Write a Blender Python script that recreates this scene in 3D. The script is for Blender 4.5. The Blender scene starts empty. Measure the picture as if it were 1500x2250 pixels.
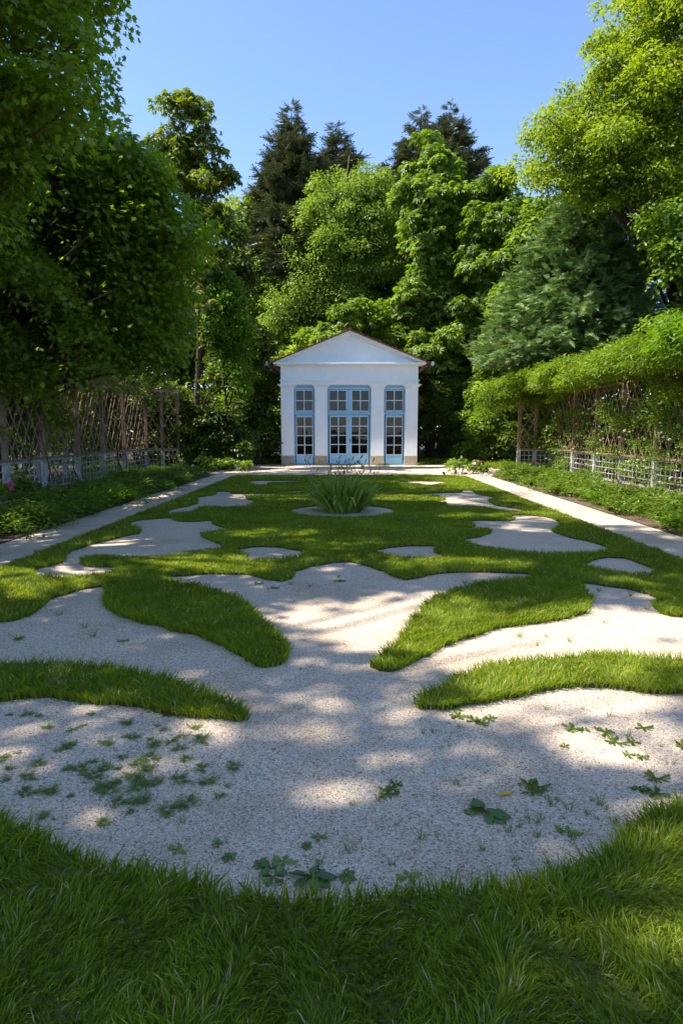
import bpy, math, random
import numpy as np
from mathutils import Vector
from mathutils.geometry import tessellate_polygon
random.seed(7); RS = np.random.RandomState(11)
SC = bpy.context.scene; COL = SC.collection
R = math.radians
# ------------------------------------------------------------------ camera, world, sun, exposure
F = 1400.0; HC = 1.6; PX0, PY0 = 750.0, 1125.0
PITCH = math.atan(178/F); YAW = math.atan(15/F*math.cos(PITCH))
cd = bpy.data.cameras.new('camera'); cam = bpy.data.objects.new('camera', cd); COL.objects.link(cam)
cam.location = (0, 0, HC); cam.rotation_euler = (math.pi/2-PITCH, 0, YAW)
cd.sensor_fit = 'HORIZONTAL'; cd.sensor_width = 24; cd.lens = 24*F/1500; cd.clip_start = .05; cd.clip_end = 3000
SC.camera = cam
SUN_EL = R(55); SUN_AZ = R(-7)          # sun from the left, a little to the viewer's side
S = np.array([-math.cos(SUN_EL)*math.cos(SUN_AZ), math.cos(SUN_EL)*math.sin(SUN_AZ), math.sin(SUN_EL)])
w = bpy.data.worlds.new('World'); SC.world = w; w.use_nodes = True
nt = w.node_tree; bg = nt.nodes['Background']; sk = nt.nodes.new('ShaderNodeTexSky')
sk.sky_type = 'NISHITA'; sk.sun_disc = False; sk.sun_elevation = SUN_EL
sk.sun_rotation = math.atan2(S[0], S[1]); sk.air_density = .68; sk.dust_density = .35; sk.ozone_density = 3.; sk.altitude = 150
nt.links.new(sk.outputs[0], bg.inputs[0]); bg.inputs[1].default_value = .15
ld = bpy.data.lights.new('sun', 'SUN'); ld.energy = 4.3; ld.angle = R(.53); ld.color = (1, .93, .80)
lo = bpy.data.objects.new('sun', ld); COL.objects.link(lo)
lo.rotation_euler = Vector(S).to_track_quat('Z', 'Y').to_euler(); lo.location = (-20, 0, 30)
SC.view_settings.view_transform = 'Standard'; SC.view_settings.look = 'None'
SC.view_settings.exposure = 1.42; SC.view_settings.gamma = 1; SC.view_settings.use_curve_mapping = False
SC.render.engine = 'CYCLES'; SC.cycles.max_bounces = 10; SC.cycles.transparent_max_bounces = 12
SC.cycles.diffuse_bounces = 6; SC.cycles.use_denoising = True

_c, _s = math.cos(PITCH), math.sin(PITCH); _cy, _sy = math.cos(YAW), math.sin(YAW)
def ray(px, py):
    u = (px-PX0)/F; v = -(py-PY0)/F
    y = _c+v*_s; z = -_s+v*_c
    return np.array([u*_cy-y*_sy, u*_sy+y*_cy, z])
def gnd(px, py, z=0.):
    d = ray(px, py); t = (HC-z)/-d[2]; return np.array([d[0]*t, d[1]*t])
def at(px, py, Y):
    d = ray(px, py); t = Y/d[1]; return np.array([d[0]*t, Y, HC+d[2]*t])

def proj(P):
    P = np.asarray(P, float); x = P[:, 0]*_cy+P[:, 1]*_sy; y = -P[:, 0]*_sy+P[:, 1]*_cy; z = P[:, 2]-HC
    d = y*_c-z*_s; v = y*_s+z*_c; d = np.where(d < .1, .1, d)
    return PX0+F*x/d, PY0-F*v/d, d

# ------------------------------------------------------------------ materials
def new_mat(n):
    m = bpy.data.materials.new(n); m.use_nodes = True; t = m.node_tree
    return m, t, t.nodes['Principled BSDF']
def N(t, k, **kw):
    n = t.nodes.new(k)
    for a, b in kw.items():
        if a[0] == '_': setattr(n, a[1:], b)
        else: n.inputs[a.replace('_', ' ')].default_value = b
    return n
def ramp(t, src, stops, interp='LINEAR'):
    r = t.nodes.new('ShaderNodeValToRGB'); r.color_ramp.interpolation = interp
    e = r.color_ramp.elements
    e[0].position, e[0].color = stops[0][0], (*stops[0][1], 1); e[1].position, e[1].color = stops[-1][0], (*stops[-1][1], 1)
    for p, c in stops[1:-1]:
        x = e.new(p); x.color = (*c, 1)
    t.links.new(src, r.inputs[0]); return r
def simple(n, col, rough=.6, var=.12, scale=8, bump=.0, metal=0, spec=.4, detail=6):
    m, t, b = new_mat(n); tc = N(t, 'ShaderNodeTexCoord')
    no = N(t, 'ShaderNodeTexNoise', Scale=scale, Detail=detail, Roughness=.6); t.links.new(tc.outputs['Object'], no.inputs['Vector'])
    lo_ = tuple(c*(1-var*1.6) for c in col); hi = tuple(min(1, c*(1+var)) for c in col)
    r = ramp(t, no.outputs[0], [(.3, lo_), (.7, hi)]); t.links.new(r.outputs[0], b.inputs['Base Color'])
    b.inputs['Roughness'].default_value = rough; b.inputs['Metallic'].default_value = metal; b.inputs['Specular IOR Level'].default_value = spec
    if bump:
        n2 = N(t, 'ShaderNodeTexNoise', Scale=scale*6, Detail=6); t.links.new(tc.outputs['Object'], n2.inputs['Vector'])
        bu = N(t, 'ShaderNodeBump', Strength=bump, Distance=.02); t.links.new(n2.outputs[0], bu.inputs['Height']); t.links.new(bu.outputs[0], b.inputs['Normal'])
    return m
def leaf_mat(n, stops, trans=.4, tcol=(1.5, 1.6, .6), rough=.45, spec=.35):
    m, t, b = new_mat(n); at_ = N(t, 'ShaderNodeAttribute', _attribute_name='tint')
    r = ramp(t, at_.outputs['Fac'], stops); t.links.new(r.outputs[0], b.inputs['Base Color'])
    b.inputs['Roughness'].default_value = rough; b.inputs['Specular IOR Level'].default_value = spec
    tr = N(t, 'ShaderNodeBsdfTranslucent'); mu = t.nodes.new('ShaderNodeVectorMath'); mu.operation = 'MULTIPLY'
    mu.inputs[1].default_value = tcol; t.links.new(r.outputs[0], mu.inputs[0]); t.links.new(mu.outputs[0], tr.inputs[0])
    mx = N(t, 'ShaderNodeMixShader'); mx.inputs[0].default_value = trans
    t.links.new(b.outputs[0], mx.inputs[1]); t.links.new(tr.outputs[0], mx.inputs[2])
    t.links.new(mx.outputs[0], t.nodes['Material Output'].inputs[0]); return m
def gravel_mat():
    m, t, b = new_mat('white_gravel'); tc = N(t, 'ShaderNodeTexCoord')
    wn = N(t, 'ShaderNodeTexNoise', Scale=60., Detail=2); t.links.new(tc.outputs['Object'], wn.inputs['Vector'])
    ad = t.nodes.new('ShaderNodeVectorMath'); ad.operation = 'MULTIPLY_ADD'; ad.inputs[1].default_value = (.008,)*3
    t.links.new(wn.outputs[1], ad.inputs[0]); t.links.new(tc.outputs['Object'], ad.inputs[2])
    v = N(t, 'ShaderNodeTexVoronoi', Scale=135.); t.links.new(ad.outputs[0], v.inputs['Vector'])
    sp = t.nodes.new('ShaderNodeSeparateColor'); t.links.new(v.outputs['Color'], sp.inputs[0])
    r = ramp(t, sp.outputs[0], [(0, (.26, .18, .13)), (.10, (.52, .40, .31)), (.4, (.69, .58, .49)), (.7, (.78, .69, .60)), (1, (.88, .82, .75))])
    big = N(t, 'ShaderNodeTexNoise', Scale=.9, Detail=8, Roughness=.65); t.links.new(tc.outputs['Object'], big.inputs['Vector'])
    br = ramp(t, big.outputs[0], [(.3, (.72, .64, .54)), (.5, (.93, .88, .80)), (.7, (.97, .93, .86))])
    mx = N(t, 'ShaderNodeMix', _data_type='RGBA', _blend_type='MULTIPLY'); mx.inputs[0].default_value = 1
    t.links.new(r.outputs[0], mx.inputs[6]); t.links.new(br.outputs[0], mx.inputs[7])
    v2 = N(t, 'ShaderNodeTexVoronoi', Scale=135., _feature='DISTANCE_TO_EDGE'); t.links.new(ad.outputs[0], v2.inputs['Vector'])
    er = ramp(t, v2.outputs[0], [(0, (.5, .45, .41)), (.10, (1, 1, 1))])
    m2 = N(t, 'ShaderNodeMix', _data_type='RGBA', _blend_type='MULTIPLY'); m2.inputs[0].default_value = .85
    t.links.new(mx.outputs[2], m2.inputs[6]); t.links.new(er.outputs[0], m2.inputs[7]); t.links.new(m2.outputs[2], b.inputs['Base Color'])
    bu = N(t, 'ShaderNodeBump', Strength=.9, Distance=.006, _invert=True); t.links.new(v.outputs['Distance'], bu.inputs['Height'])
    n3 = N(t, 'ShaderNodeTexNoise', Scale=7., Detail=5); t.links.new(tc.outputs['Object'], n3.inputs['Vector'])
    b2 = N(t, 'ShaderNodeBump', Strength=.4, Distance=.05); t.links.new(n3.outputs[0], b2.inputs['Height']); t.links.new(bu.outputs[0], b2.inputs['Normal'])
    t.links.new(b2.outputs[0], b.inputs['Normal']); b.inputs['Roughness'].default_value = .85; b.inputs['Specular IOR Level'].default_value = .2
    return m
def soil_mat(n, cols, sc=40):
    m, t, b = new_mat(n); tc = N(t, 'ShaderNodeTexCoord')
    v = N(t, 'ShaderNodeTexVoronoi', Scale=float(sc)); t.links.new(tc.outputs['Object'], v.inputs['Vector'])
    sp = t.nodes.new('ShaderNodeSeparateColor'); t.links.new(v.outputs['Color'], sp.inputs[0])
    r = ramp(t, sp.outputs[0], [(i/(len(cols)-1), c) for i, c in enumerate(cols)]); t.links.new(r.outputs[0], b.inputs['Base Color'])
    bu = N(t, 'ShaderNodeBump', Strength=1., Distance=.015); t.links.new(v.outputs['Distance'], bu.inputs['Height']); t.links.new(bu.outputs[0], b.inputs['Normal'])
    b.inputs['Roughness'].default_value = .95; return m
M = {}
M['gravel'] = gravel_mat()
M['soil'] = soil_mat('forest_soil', [(.03, .022, .012), (.06, .045, .022), (.035, .045, .015)], 12)
M['mulch'] = soil_mat('bark_mulch', [(.03, .016, .01), (.09, .045, .03), (.17, .10, .07), (.05, .028, .018), (.25, .19, .15)], 38)
M['turf'] = soil_mat('turf_soil', [(.07, .10, .014), (.12, .16, .02), (.16, .16, .04)], 60)
M['edge'] = soil_mat('turf_edge_soil', [(.05, .035, .02), (.09, .06, .035), (.04, .045, .015)], 60)
G = [(0, (.10, .15, .010)), (.35, (.165, .235, .014)), (.7, (.235, .315, .02)), (.92, (.33, .38, .04)), (1, (.50, .43, .22))]
M['grass'] = leaf_mat('grass_blade', G, .45, (1.6, 1.5, .3), .55, .15)
M['maple'] = leaf_mat('maple_leaf', [(0, (.075, .11, .009)), (.6, (.15, .21, .016)), (1, (.25, .30, .025))], .5, (2.2, 2.5, .7), .4)
M['ash'] = leaf_mat('ash_leaf', [(0, (.13, .19, .01)), (.6, (.21, .28, .018)), (1, (.29, .35, .025))], .5, (1.6, 1.6, .5), .45)
M['locust'] = leaf_mat('locust_leaf', [(0, (.13, .19, .025)), (.6, (.21, .29, .045)), (1, (.30, .37, .07))], .42, (1.5, 1.6, .5))
M['chestnut'] = leaf_mat('chestnut_leaf', [(0, (.07, .13, .014)), (.6, (.15, .24, .025)), (1, (.29, .37, .06))], .38, (1.8, 1.8, .4), .4, .35)
M['walnut'] = leaf_mat('walnut_leaf', [(0, (.07, .10, .01)), (.6, (.14, .19, .02)), (1, (.19, .20, .025))], .4, (1.9, 1.9, .5))
M['bright'] = leaf_mat('bright_leaf', [(0, (.07, .15, .008)), (.6, (.13, .24, .012)), (1, (.19, .31, .02))], .5, (1.6, 1.6, .4))
M['dark'] = leaf_mat('shade_leaf', [(0, (.035, .055, .009)), (.6, (.075, .11, .014)), (1, (.13, .17, .022))], .4, (2., 2.2, .7), .4)  # leaf colour kept low to carry the understory's deep shade
M['fir'] = leaf_mat('fir_needle', [(0, (.045, .06, .022)), (.6, (.09, .105, .04)), (1, (.15, .155, .06))], .12, (1.3, 1.3, .8), .5)
M['spruce'] = leaf_mat('spruce_needle', [(0, (.09, .16, .05)), (.6, (.18, .28, .09)), (1, (.30, .41, .13))], .18, (1.3, 1.4, .7), .5)
M['wisteria'] = leaf_mat('wisteria_leaf', [(0, (.08, .14, .008)), (.6, (.15, .22, .012)), (1, (.23, .31, .018))], .45, (1.6, 1.7, .5))
M['herb'] = leaf_mat('herb_leaf', [(0, (.06, .11, .012)), (.6, (.12, .19, .018)), (1, (.19, .26, .025))], .4, (1.6, 1.6, .5))
M['iris'] = leaf_mat('iris_leaf', [(0, (.13, .20, .03)), (.6, (.22, .31, .05)), (.95, (.33, .41, .09)), (1, (.40, .28, .13))], .3, (1.5, 1.6, .5), .5, .2)
M['weed'] = leaf_mat('weed_leaf', [(0, (.11, .17, .04)), (.6, (.17, .25, .055)), (1, (.24, .33, .07))], .3, (1.5, 1.6, .5))
M['broad'] = leaf_mat('broad_leaf', [(0, (.07, .13, .03)), (1, (.12, .20, .045))], .2, (1.5, 1.6, .5), .4, .5)
M['petal_w'] = leaf_mat('white_petal', [(0, (.75, .66, .62)), (1, (.88, .84, .80))], .3, (1, 1, 1), .5)
M['petal_p'] = leaf_mat('pink_petal', [(0, (.55, .10, .22)), (1, (.78, .25, .40))], .3, (1, 1, 1), .5)
M['petal_r'] = leaf_mat('crimson_petal', [(0, (.22, .02, .06)), (1, (.40, .05, .12))], .3, (1, 1, 1), .5)
M['yellow'] = leaf_mat('yellow_leaf', [(0, (.75, .40, .02)), (1, (.85, .55, .04))], .3, (1, 1, .6), .5)
M['seed'] = simple('dry_seed_head', (.22, .20, .08), .8, .3, 60)
M['bark'] = simple('bark', (.075, .052, .035), .9, .4, 9, .8)
M['wood'] = simple('weathered_wood', (.24, .155, .10), .85, .35, 14, .5)
M['woodgrey'] = simple('grey_painted_wood', (.38, .365, .35), .8, .35, 9, .4)
M['lath'] = simple('lattice_lath', (.27, .18, .12), .85, .3, 20, .3)
M['plaster'] = simple('white_plaster', (.86, .89, .93), .8, .035, 2.5, .12)
M['trim'] = simple('white_trim', (.86, .88, .91), .6, .03, 5, .05)
M['stone'] = simple('beige_limestone', (.42, .36, .27), .85, .22, 14, .5)
M['blue'] = simple('sky_blue_paint', (.31, .57, .78), .42, .06, 6, .05, 0, .45)
M['muntin'] = simple('pale_blue_white_paint', (.66, .76, .84), .45, .04, 8)
M['tile'] = simple('red_clay_tile', (.17, .055, .03), .8, .35, 10, .6)
M['zinc'] = simple('zinc_sheet', (.36, .38, .40), .4, .15, 8, 0, .8)
M['metal'] = simple('dark_handle_metal', (.08, .07, .06), .35, .2, 20, 0, .9)
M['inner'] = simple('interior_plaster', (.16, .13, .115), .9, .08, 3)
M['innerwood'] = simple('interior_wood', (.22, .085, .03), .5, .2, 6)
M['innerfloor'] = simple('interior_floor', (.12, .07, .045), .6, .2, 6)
def glass_mat():
    m, t, b = new_mat('window_glass'); t.nodes.remove(b)
    tr = N(t, 'ShaderNodeBsdfTransparent'); tr.inputs[0].default_value = (.42, .39, .37, 1)
    gl = N(t, 'ShaderNodeBsdfGlossy', Roughness=.02); fr = N(t, 'ShaderNodeFresnel', IOR=1.4)
    tc = N(t, 'ShaderNodeTexCoord'); no = N(t, 'ShaderNodeTexNoise', Scale=2.2, Detail=1); t.links.new(tc.outputs['Object'], no.inputs['Vector'])
    bu = N(t, 'ShaderNodeBump', Strength=.25, Distance=.02); t.links.new(no.outputs[0], bu.inputs['Height']); t.links.new(bu.outputs[0], gl.inputs['Normal'])
    mx = N(t, 'ShaderNodeMixShader'); t.links.new(fr.outputs[0], mx.inputs[0]); t.links.new(tr.outputs[0], mx.inputs[1]); t.links.new(gl.outputs[0], mx.inputs[2])
    t.links.new(mx.outputs[0], t.nodes['Material Output'].inputs[0]); return m
M['glass'] = glass_mat()

# ------------------------------------------------------------------ object helpers
def tag(o, label=None, cat=None, group=None, kind=None):
    if label: o['label'] = label
    if cat: o['category'] = cat
    if group: o['group'] = group
    if kind: o['kind'] = kind
    return o
def empty(name, loc=(0, 0, 0)):
    o = bpy.data.objects.new(name, None); COL.objects.link(o); o.location = loc; o.empty_display_size = .2; return o
def link(name, me, mat, parent=None, loc=None, origin=None):
    me.materials.append(mat) if mat else None
    o = bpy.data.objects.new(name, me); COL.objects.link(o)
    if parent:
        o.parent = parent
        # geometry is given in world coordinates: shift it by the parents' places
        q = Vector((0, 0, 0)); p = parent
        while p: q += p.location; p = p.parent
        if q.length and loc is None:
            me.transform(__import__('mathutils').Matrix.Translation(-q))
    if loc is not None: o.location = loc
    if origin is not None and not parent:
        me.transform(__import__('mathutils').Matrix.Translation(-Vector(origin))); o.location = origin
    return o
def tri_mesh(name, V, T, tint=None, smooth=False):
    me = bpy.data.meshes.new(name); V = np.asarray(V, np.float32); T = np.asarray(T, np.int32)
    me.vertices.add(len(V)); me.vertices.foreach_set('co', V.ravel())
    me.loops.add(T.size); me.loops.foreach_set('vertex_index', T.ravel())
    me.polygons.add(len(T)); me.polygons.foreach_set('loop_start', np.arange(0, T.size, 3, dtype=np.int32))
    me.polygons.foreach_set('loop_total', np.full(len(T), 3, np.int32))
    if smooth: me.polygons.foreach_set('use_smooth', np.ones(len(T), bool))
    if tint is not None:
        a = me.attributes.new('tint', 'FLOAT', 'POINT'); a.data.foreach_set('value', np.clip(tint, 0, 1).astype(np.float32))
    me.update(calc_edges=True); return me
class MB:                                   # box / bar / prism / tube collector -> one mesh
    def __init__(s): s.v = []; s.f = []
    def box(s, x0, x1, y0, y1, z0, z1):
        n = len(s.v); s.v += [(x, y, z) for z in (z0, z1) for y in (y0, y1) for x in (x0, x1)]
        s.f += [tuple(n+i for i in q) for q in ((0, 2, 3, 1), (4, 5, 7, 6), (0, 1, 5, 4), (2, 6, 7, 3), (0, 4, 6, 2), (1, 3, 7, 5))]; return s
    def prism(s, pts, y0, y1):              # polygon in xz extruded along y
        n = len(s.v); k = len(pts)
        s.v += [(x, y0, z) for x, z in pts]+[(x, y1, z) for x, z in pts]
        s.f += [tuple(n+i for i in range(k)), tuple(n+k+i for i in reversed(range(k)))]
        s.f += [(n+i, n+k+i, n+k+(i+1) % k, n+(i+1) % k) for i in range(k)]; return s
    def bar(s, a, b, w, h, up=(0, 0, 1)):
        a = Vector(a); b = Vector(b); d = (b-a).normalized(); u = d.cross(Vector(up))
        if u.length < 1e-4: u = Vector((1, 0, 0))
        u.normalize(); v = u.cross(d); n = len(s.v)
        for p in (a, b):
            for i, j in ((-1, -1), (1, -1), (1, 1), (-1, 1)): s.v.append(tuple(p+u*i*w/2+v*j*h/2))
        s.f += [(n, n+1, n+2, n+3), (n+7, n+6, n+5, n+4)]+[(n+i, n+4+i, n+4+(i+1) % 4, n+(i+1) % 4) for i in range(4)]; return s
    def tube(s, pts, rad, k=7):
        n = len(s.v); L = len(pts)
        for i, p in enumerate(pts):
            p = Vector(p); d = (Vector(pts[min(i+1, L-1)])-Vector(pts[max(i-1, 0)])).normalized()
            u = d.cross(Vector((0.3, 1, 0.1))).normalized(); v = d.cross(u)
            for j in range(k):
                a = 2*math.pi*j/k; s.v.append(tuple(p+(u*math.cos(a)+v*math.sin(a))*rad[i]))
        for i in range(L-1):
            for j in range(k): s.f.append((n+i*k+j, n+i*k+(j+1) % k, n+(i+1)*k+(j+1) % k, n+(i+1)*k+j))
        s.f.append(tuple(n+j for j in reversed(range(k)))); s.f.append(tuple(n+(L-1)*k+j for j in range(k))); return s
    def build(s, name, mat, parent=None, bevel=0, smooth=False, origin=None):
        me = bpy.data.meshes.new(name); me.from_pydata(s.v, [], s.f); me.update()
        if smooth: me.polygons.foreach_set('use_smooth', [True]*len(me.polygons))
        o = link(name, me, mat, parent, origin=origin)
        if bevel:
            b = o.modifiers.new('bevel', 'BEVEL'); b.width = bevel; b.segments = 2; b.limit_method = 'ANGLE'
        return o
def nrm(a): return a/np.maximum(np.linalg.norm(a, axis=-1, keepdims=True), 1e-9)
def inst(tp, C, U, Nn, Sz):                  # leaf template instances
    P, T = tp; U = nrm(U-Nn*(U*Nn).sum(1, keepdims=True)); W = np.cross(Nn, U); n = len(C); k = len(P)
    V = C[:, None]+Sz[:, None, None]*(P[None, :, 0:1]*U[:, None]+P[None, :, 1:2]*W[:, None]+P[None, :, 2:3]*Nn[:, None])
    TT = T[None]+(np.arange(n)*k)[:, None, None]
    return V.reshape(-1, 3), TT.reshape(-1, 3), k
A_ = lambda x: np.array(x, float)
def leaf_tp(w=.28, fold=.08):
    return A_([(0, 0, 0), (.45, w, fold), (1, 0, -.08), (.45, -w, fold)]), np.array([(0, 1, 2), (0, 2, 3)])
def fan_tp(dirs, w=.16, droop=.25, L=None):  # palmate leaf of separate leaflets
    P = []; T = []
    for i, a in enumerate(dirs):
        c, s = math.cos(a), math.sin(a); l = L[i] if L else 1; k = len(P)
        P += [(0, 0, 0), (.6*l*c-w*s, .6*l*s+w*c, -.05), (l*c, l*s, -droop), (.6*l*c+w*s, .6*l*s-w*c, -.05)]
        T += [(k, k+1, k+2), (k, k+2, k+3)]
    return A_(P), np.array(T)
def maple_tp():
    P = [(0, 0, 0)]; rr = [.25, .55, .38, .85, .48, 1.0, .48, .85, .38, .55, .25]; aa = np.radians([-150, -112, -85, -58, -28, 0, 28, 58, 85, 112, 150])
    for r_, a in zip(rr, aa): P.append((.25+r_*math.cos(a)*.75, r_*math.sin(a)*.75, -.12*r_))
    return A_(P), np.array([(0, i, i+1) for i in range(1, 11)])
def pinn_tp(n=4, w=.075, l=.34, droop=.3):
    P = []; T = []
    for i in range(n):
        x = (i+1)/(n+.5)
        for sg in (-1, 1):
            k = len(P); z = -droop*x*x; ll = l*(1-.45*abs(x-.45))
            P += [(x, 0, z), (x+ll*.35-w*.4, sg*ll*.5+w*0, z-.02), (x+ll*.45, sg*ll, z-.1), (x+ll*.1+w*1.6, sg*ll*.45, z-.02)]
            T += [(k, k+1, k+2), (k, k+2, k+3)]
    k = len(P); P += [(0, -.01, 0), (0, .01, 0), (1, 0, -droop)]; T.append((k, k+1, k+2))
    k = len(P); P += [(.95, 0, -droop*.9), (1.1, w, -droop), (1.28, 0, -droop*1.4), (1.1, -w, -droop)]; T += [(k, k+1, k+2), (k, k+2, k+3)]
    return A_(P), np.array(T)
def needle_tp(n=4, w=.055, l=.42):           # a conifer twig with side twigs, needles read as its serrated sides
    P = []; T = []
    def twig(x0, y0, a, L, ww):
        m = 5; c, s = math.cos(a), math.sin(a)
        for j in range(m):
            for sg in (-1, 1):
                k = len(P); q = j/m*L; e = L/m*1.35
                P.extend([(x0+c*q, y0+s*q, 0), (x0+c*(q+e), y0+s*(q+e), .0), (x0+c*(q+e*1.1)-s*sg*ww, y0+s*(q+e*1.1)+c*sg*ww, .035)]); T.append((k, k+1, k+2))
    twig(0, 0, 0, 1, w*1.3)
    for i in range(n):
        x = .12+.75*i/n
        for sg in (-1, 1): twig(x, 0, sg*R(48), l*(1-.6*i/n), w)
    return A_(P), np.array(T)
TP = dict(leaf=leaf_tp(), round=leaf_tp(.42, .05), thin=leaf_tp(.14, .03), maple=maple_tp(), chest=fan_tp(np.radians([-75, -38, 0, 38, 75]), .15, .38, [.7, .9, 1, .9, .7]),
          pinn=pinn_tp(), needle=needle_tp(), wist=pinn_tp(4, .075, .30, .45))

# ------------------------------------------------------------------ the lawn pattern, traced on the ground plane
def P2(s): return [tuple(float(q) for q in p.split(',')) for p in s.split()]
def inside(X, Y, poly):
    X = np.asarray(X); Y = np.asarray(Y); r = np.zeros(X.shape, bool); n = len(poly)
    for i in range(n):
        x1, y1 = poly[i]; x2, y2 = poly[(i+1) % n]
        if y1 == y2: continue
        c = ((y1 > Y) != (y2 > Y)) & (X < (x2-x1)*(Y-y1)/(y2-y1)+x1); r ^= c
    return r
XL, XR, YF = -4.04, 4.13, 22.9
main_low = P2("1500,1356 1475,1356 1450,1348 1440,1337 1453,1322 1440,1313 1415,1304 1375,1295 1325,1288 1274,1284 1287,1305 1292,1328 1280,1347 1250,1360 1210,1367 1150,1375 1090,1383 1030,1400 975,1422 940,1440 900,1457 880,1471 850,1479 824,1468 840,1452 870,1424 895,1395 920,1360 945,1330 970,1313 1000,1301 1050,1289 1100,1280 1135,1275 1180,1269 1160,1263 1100,1259 1030,1259 965,1262 930,1269 895,1275 870,1270 850,1260 825,1250 790,1240 750,1236 695,1245 655,1254 641,1262 638,1272 620,1279 590,1275 555,1267 535,1263 460,1263 400,1267 345,1273 390,1283 435,1291 480,1305 515,1321 545,1346 580,1377 607,1402 626,1422 623,1447 605,1465 580,1467 550,1452 520,1435 480,1417 440,1402 380,1385 325,1372 280,1362 242,1341 232,1318 234,1292 200,1294 145,1306 100,1324 80,1340 65,1355 30,1365 0,1368 -120,1372")
holes_px = [P2("282,1153 300,1145 350,1140 380,1139 388,1146 430,1147 470,1145 474,1155 512,1165 480,1170 448,1176 450,1183 480,1193 493,1206 460,1212 400,1221 350,1228 300,1229 262,1230 230,1225 195,1228 183,1238 195,1246 250,1247 262,1253 240,1263 175,1273 125,1273 75,1266 75,1256 100,1246 135,1238 142,1222 165,1210 200,1198 260,1183 302,1173 303,1164"),
 P2("520,1209 575,1202 625,1205 671,1215 665,1223 635,1228 575,1236 530,1233 540,1222"),
 P2("365,1128 380,1120 425,1110 433,1103 427,1095 470,1088 472,1081 505,1081 512,1085 560,1085 610,1085 605,1090 545,1091 546,1098 562,1102 547,1113 500,1117 450,1115 435,1121 425,1127 372,1131"),
 P2("540,1060 575,1057 665,1057 650,1061 600,1062 585,1067 560,1066"), P2("622,1081 665,1079 672,1083 630,1085"),
 P2("868,1060 925,1058 984,1060 950,1068 915,1065"), P2("840,1081 866,1081 858,1085 838,1084"),
 P2("915,1087 965,1084 1010,1083 1012,1078 1035,1079 1050,1087 1082,1092 1091,1096 1075,1103 1095,1112 1130,1118 1163,1124 1140,1127 1100,1125 1070,1118 1040,1115 985,1115 975,1106 943,1104 975,1099 965,1093"),
 P2("992,1163 1035,1160 1038,1154 1028,1147 1060,1144 1125,1145 1118,1135 1150,1133 1200,1137 1231,1150 1225,1161 1215,1170 1255,1182 1290,1190 1337,1206 1328,1214 1300,1218 1250,1219 1175,1219 1110,1214 1050,1204 1020,1194 1013,1186 1050,1181 1073,1173 1070,1165 1030,1166"),
 P2("1265,1243 1300,1236 1312,1228 1350,1226 1395,1235 1437,1253 1432,1264 1390,1266 1340,1261 1295,1251"),
 P2("825,1215 840,1207 890,1201 950,1201 962,1208 958,1214 974,1221 968,1229 925,1231 875,1229 840,1223")]
band_l = P2("-220,1500 -100,1478 0,1472 75,1471 165,1472 250,1481 325,1494 390,1509 440,1528 490,1552 522,1572 524,1586 475,1583 430,1578 350,1566 280,1553 210,1546 125,1538 65,1536 0,1546 -120,1570 -220,1590")
band_r = P2("1700,1465 1500,1459 1375,1451 1300,1450 1250,1455 1180,1458 1110,1466 1050,1479 1010,1504 965,1526 926,1542 922,1558 985,1563 1030,1551 1070,1548 1125,1536 1175,1526 1225,1516 1300,1513 1375,1516 1440,1526 1500,1528 1600,1545 1700,1560")
front_top = P2("-400,1730 -150,1770 0,1822 30,1832 75,1850 120,1880 165,1905 220,1925 275,1938 350,1955 425,1966 500,1984 600,2003 700,2018 750,2017 825,2003 900,1990 975,1982 1050,1974 1150,1958 1200,1942 1275,1922 1325,1902 1362,1878 1380,1848 1410,1828 1450,1810 1500,1792 1650,1740 1900,1700")
def dens(poly, closed=True, k=3):            # smooth a traced outline (Catmull-Rom)
    n = len(poly); out = []
    for i in range(n if closed else n-1):
        p = [np.array(poly[(i+j) % n] if closed else poly[min(max(i+j, 0), n-1)]) for j in (-1, 0, 1, 2)]
        for q in range(k):
            t = q/k; out.append(.5*((2*p[1])+(-p[0]+p[2])*t+(2*p[0]-5*p[1]+4*p[2]-p[3])*t*t+(-p[0]+3*p[1]-3*p[2]+p[3])*t**3))
    if not closed: out.append(np.array(poly[-1], float))
    return out
def wob(g, amp=.014):
    return [(float(x+amp*math.sin(17*x+11*y)+amp*.6*math.sin(41*y-23*x)), float(y+amp*math.cos(19*y-7*x)+amp*.6*math.sin(37*x+29*y))) for x, y in g]
G_low = wob([gnd(*p) for p in dens(main_low, False)])
lawn_main = [(XL, YF-.5), (XL+.5, YF), (XR-.5, YF), (XR, YF-.5), (XR, .3), (XR-.42, .3), (XR-.42, G_low[0][1]-.1)]+G_low+[(XL+.42, G_low[-1][1]), (XL+.42, .3), (XL, .3)]
c0 = gnd(753, 1124)
holes = [wob([gnd(*p) for p in dens(h)], .02) for h in holes_px]+[[(c0[0]+1.06*math.cos(a), c0[1]+1.06*math.sin(a)) for a in np.linspace(0, 2*math.pi, 40, endpoint=False)]]
g_bl = [p for p in wob([gnd(*p) for p in dens(band_l)])]; g_br = wob([gnd(*p) for p in dens(band_r)])
g_bl = [(max(x, XL+.40), y) for x, y in g_bl]; g_br = [(min(x, XR-.40), y) for x, y in g_br]
g_ft = [p for p in wob([gnd(*p) for p in dens(front_top, False)], .02)]
g_ft = [(min(max(x, XL+.40), XR-.40), y) for x, y in g_ft]
front = g_ft+[(XR-.4, .3), (XR-.4, -1.5), (XL+.4, -1.5), (XL+.4, .3)]
LAWNS = [lawn_main, g_bl, g_br, front]
def in_lawn(X, Y):
    m = inside(X, Y, lawn_main)
    for h in holes: m &= ~inside(X, Y, h)
    for p in LAWNS[1:]: m |= inside(X, Y, p)
    return m

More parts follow.
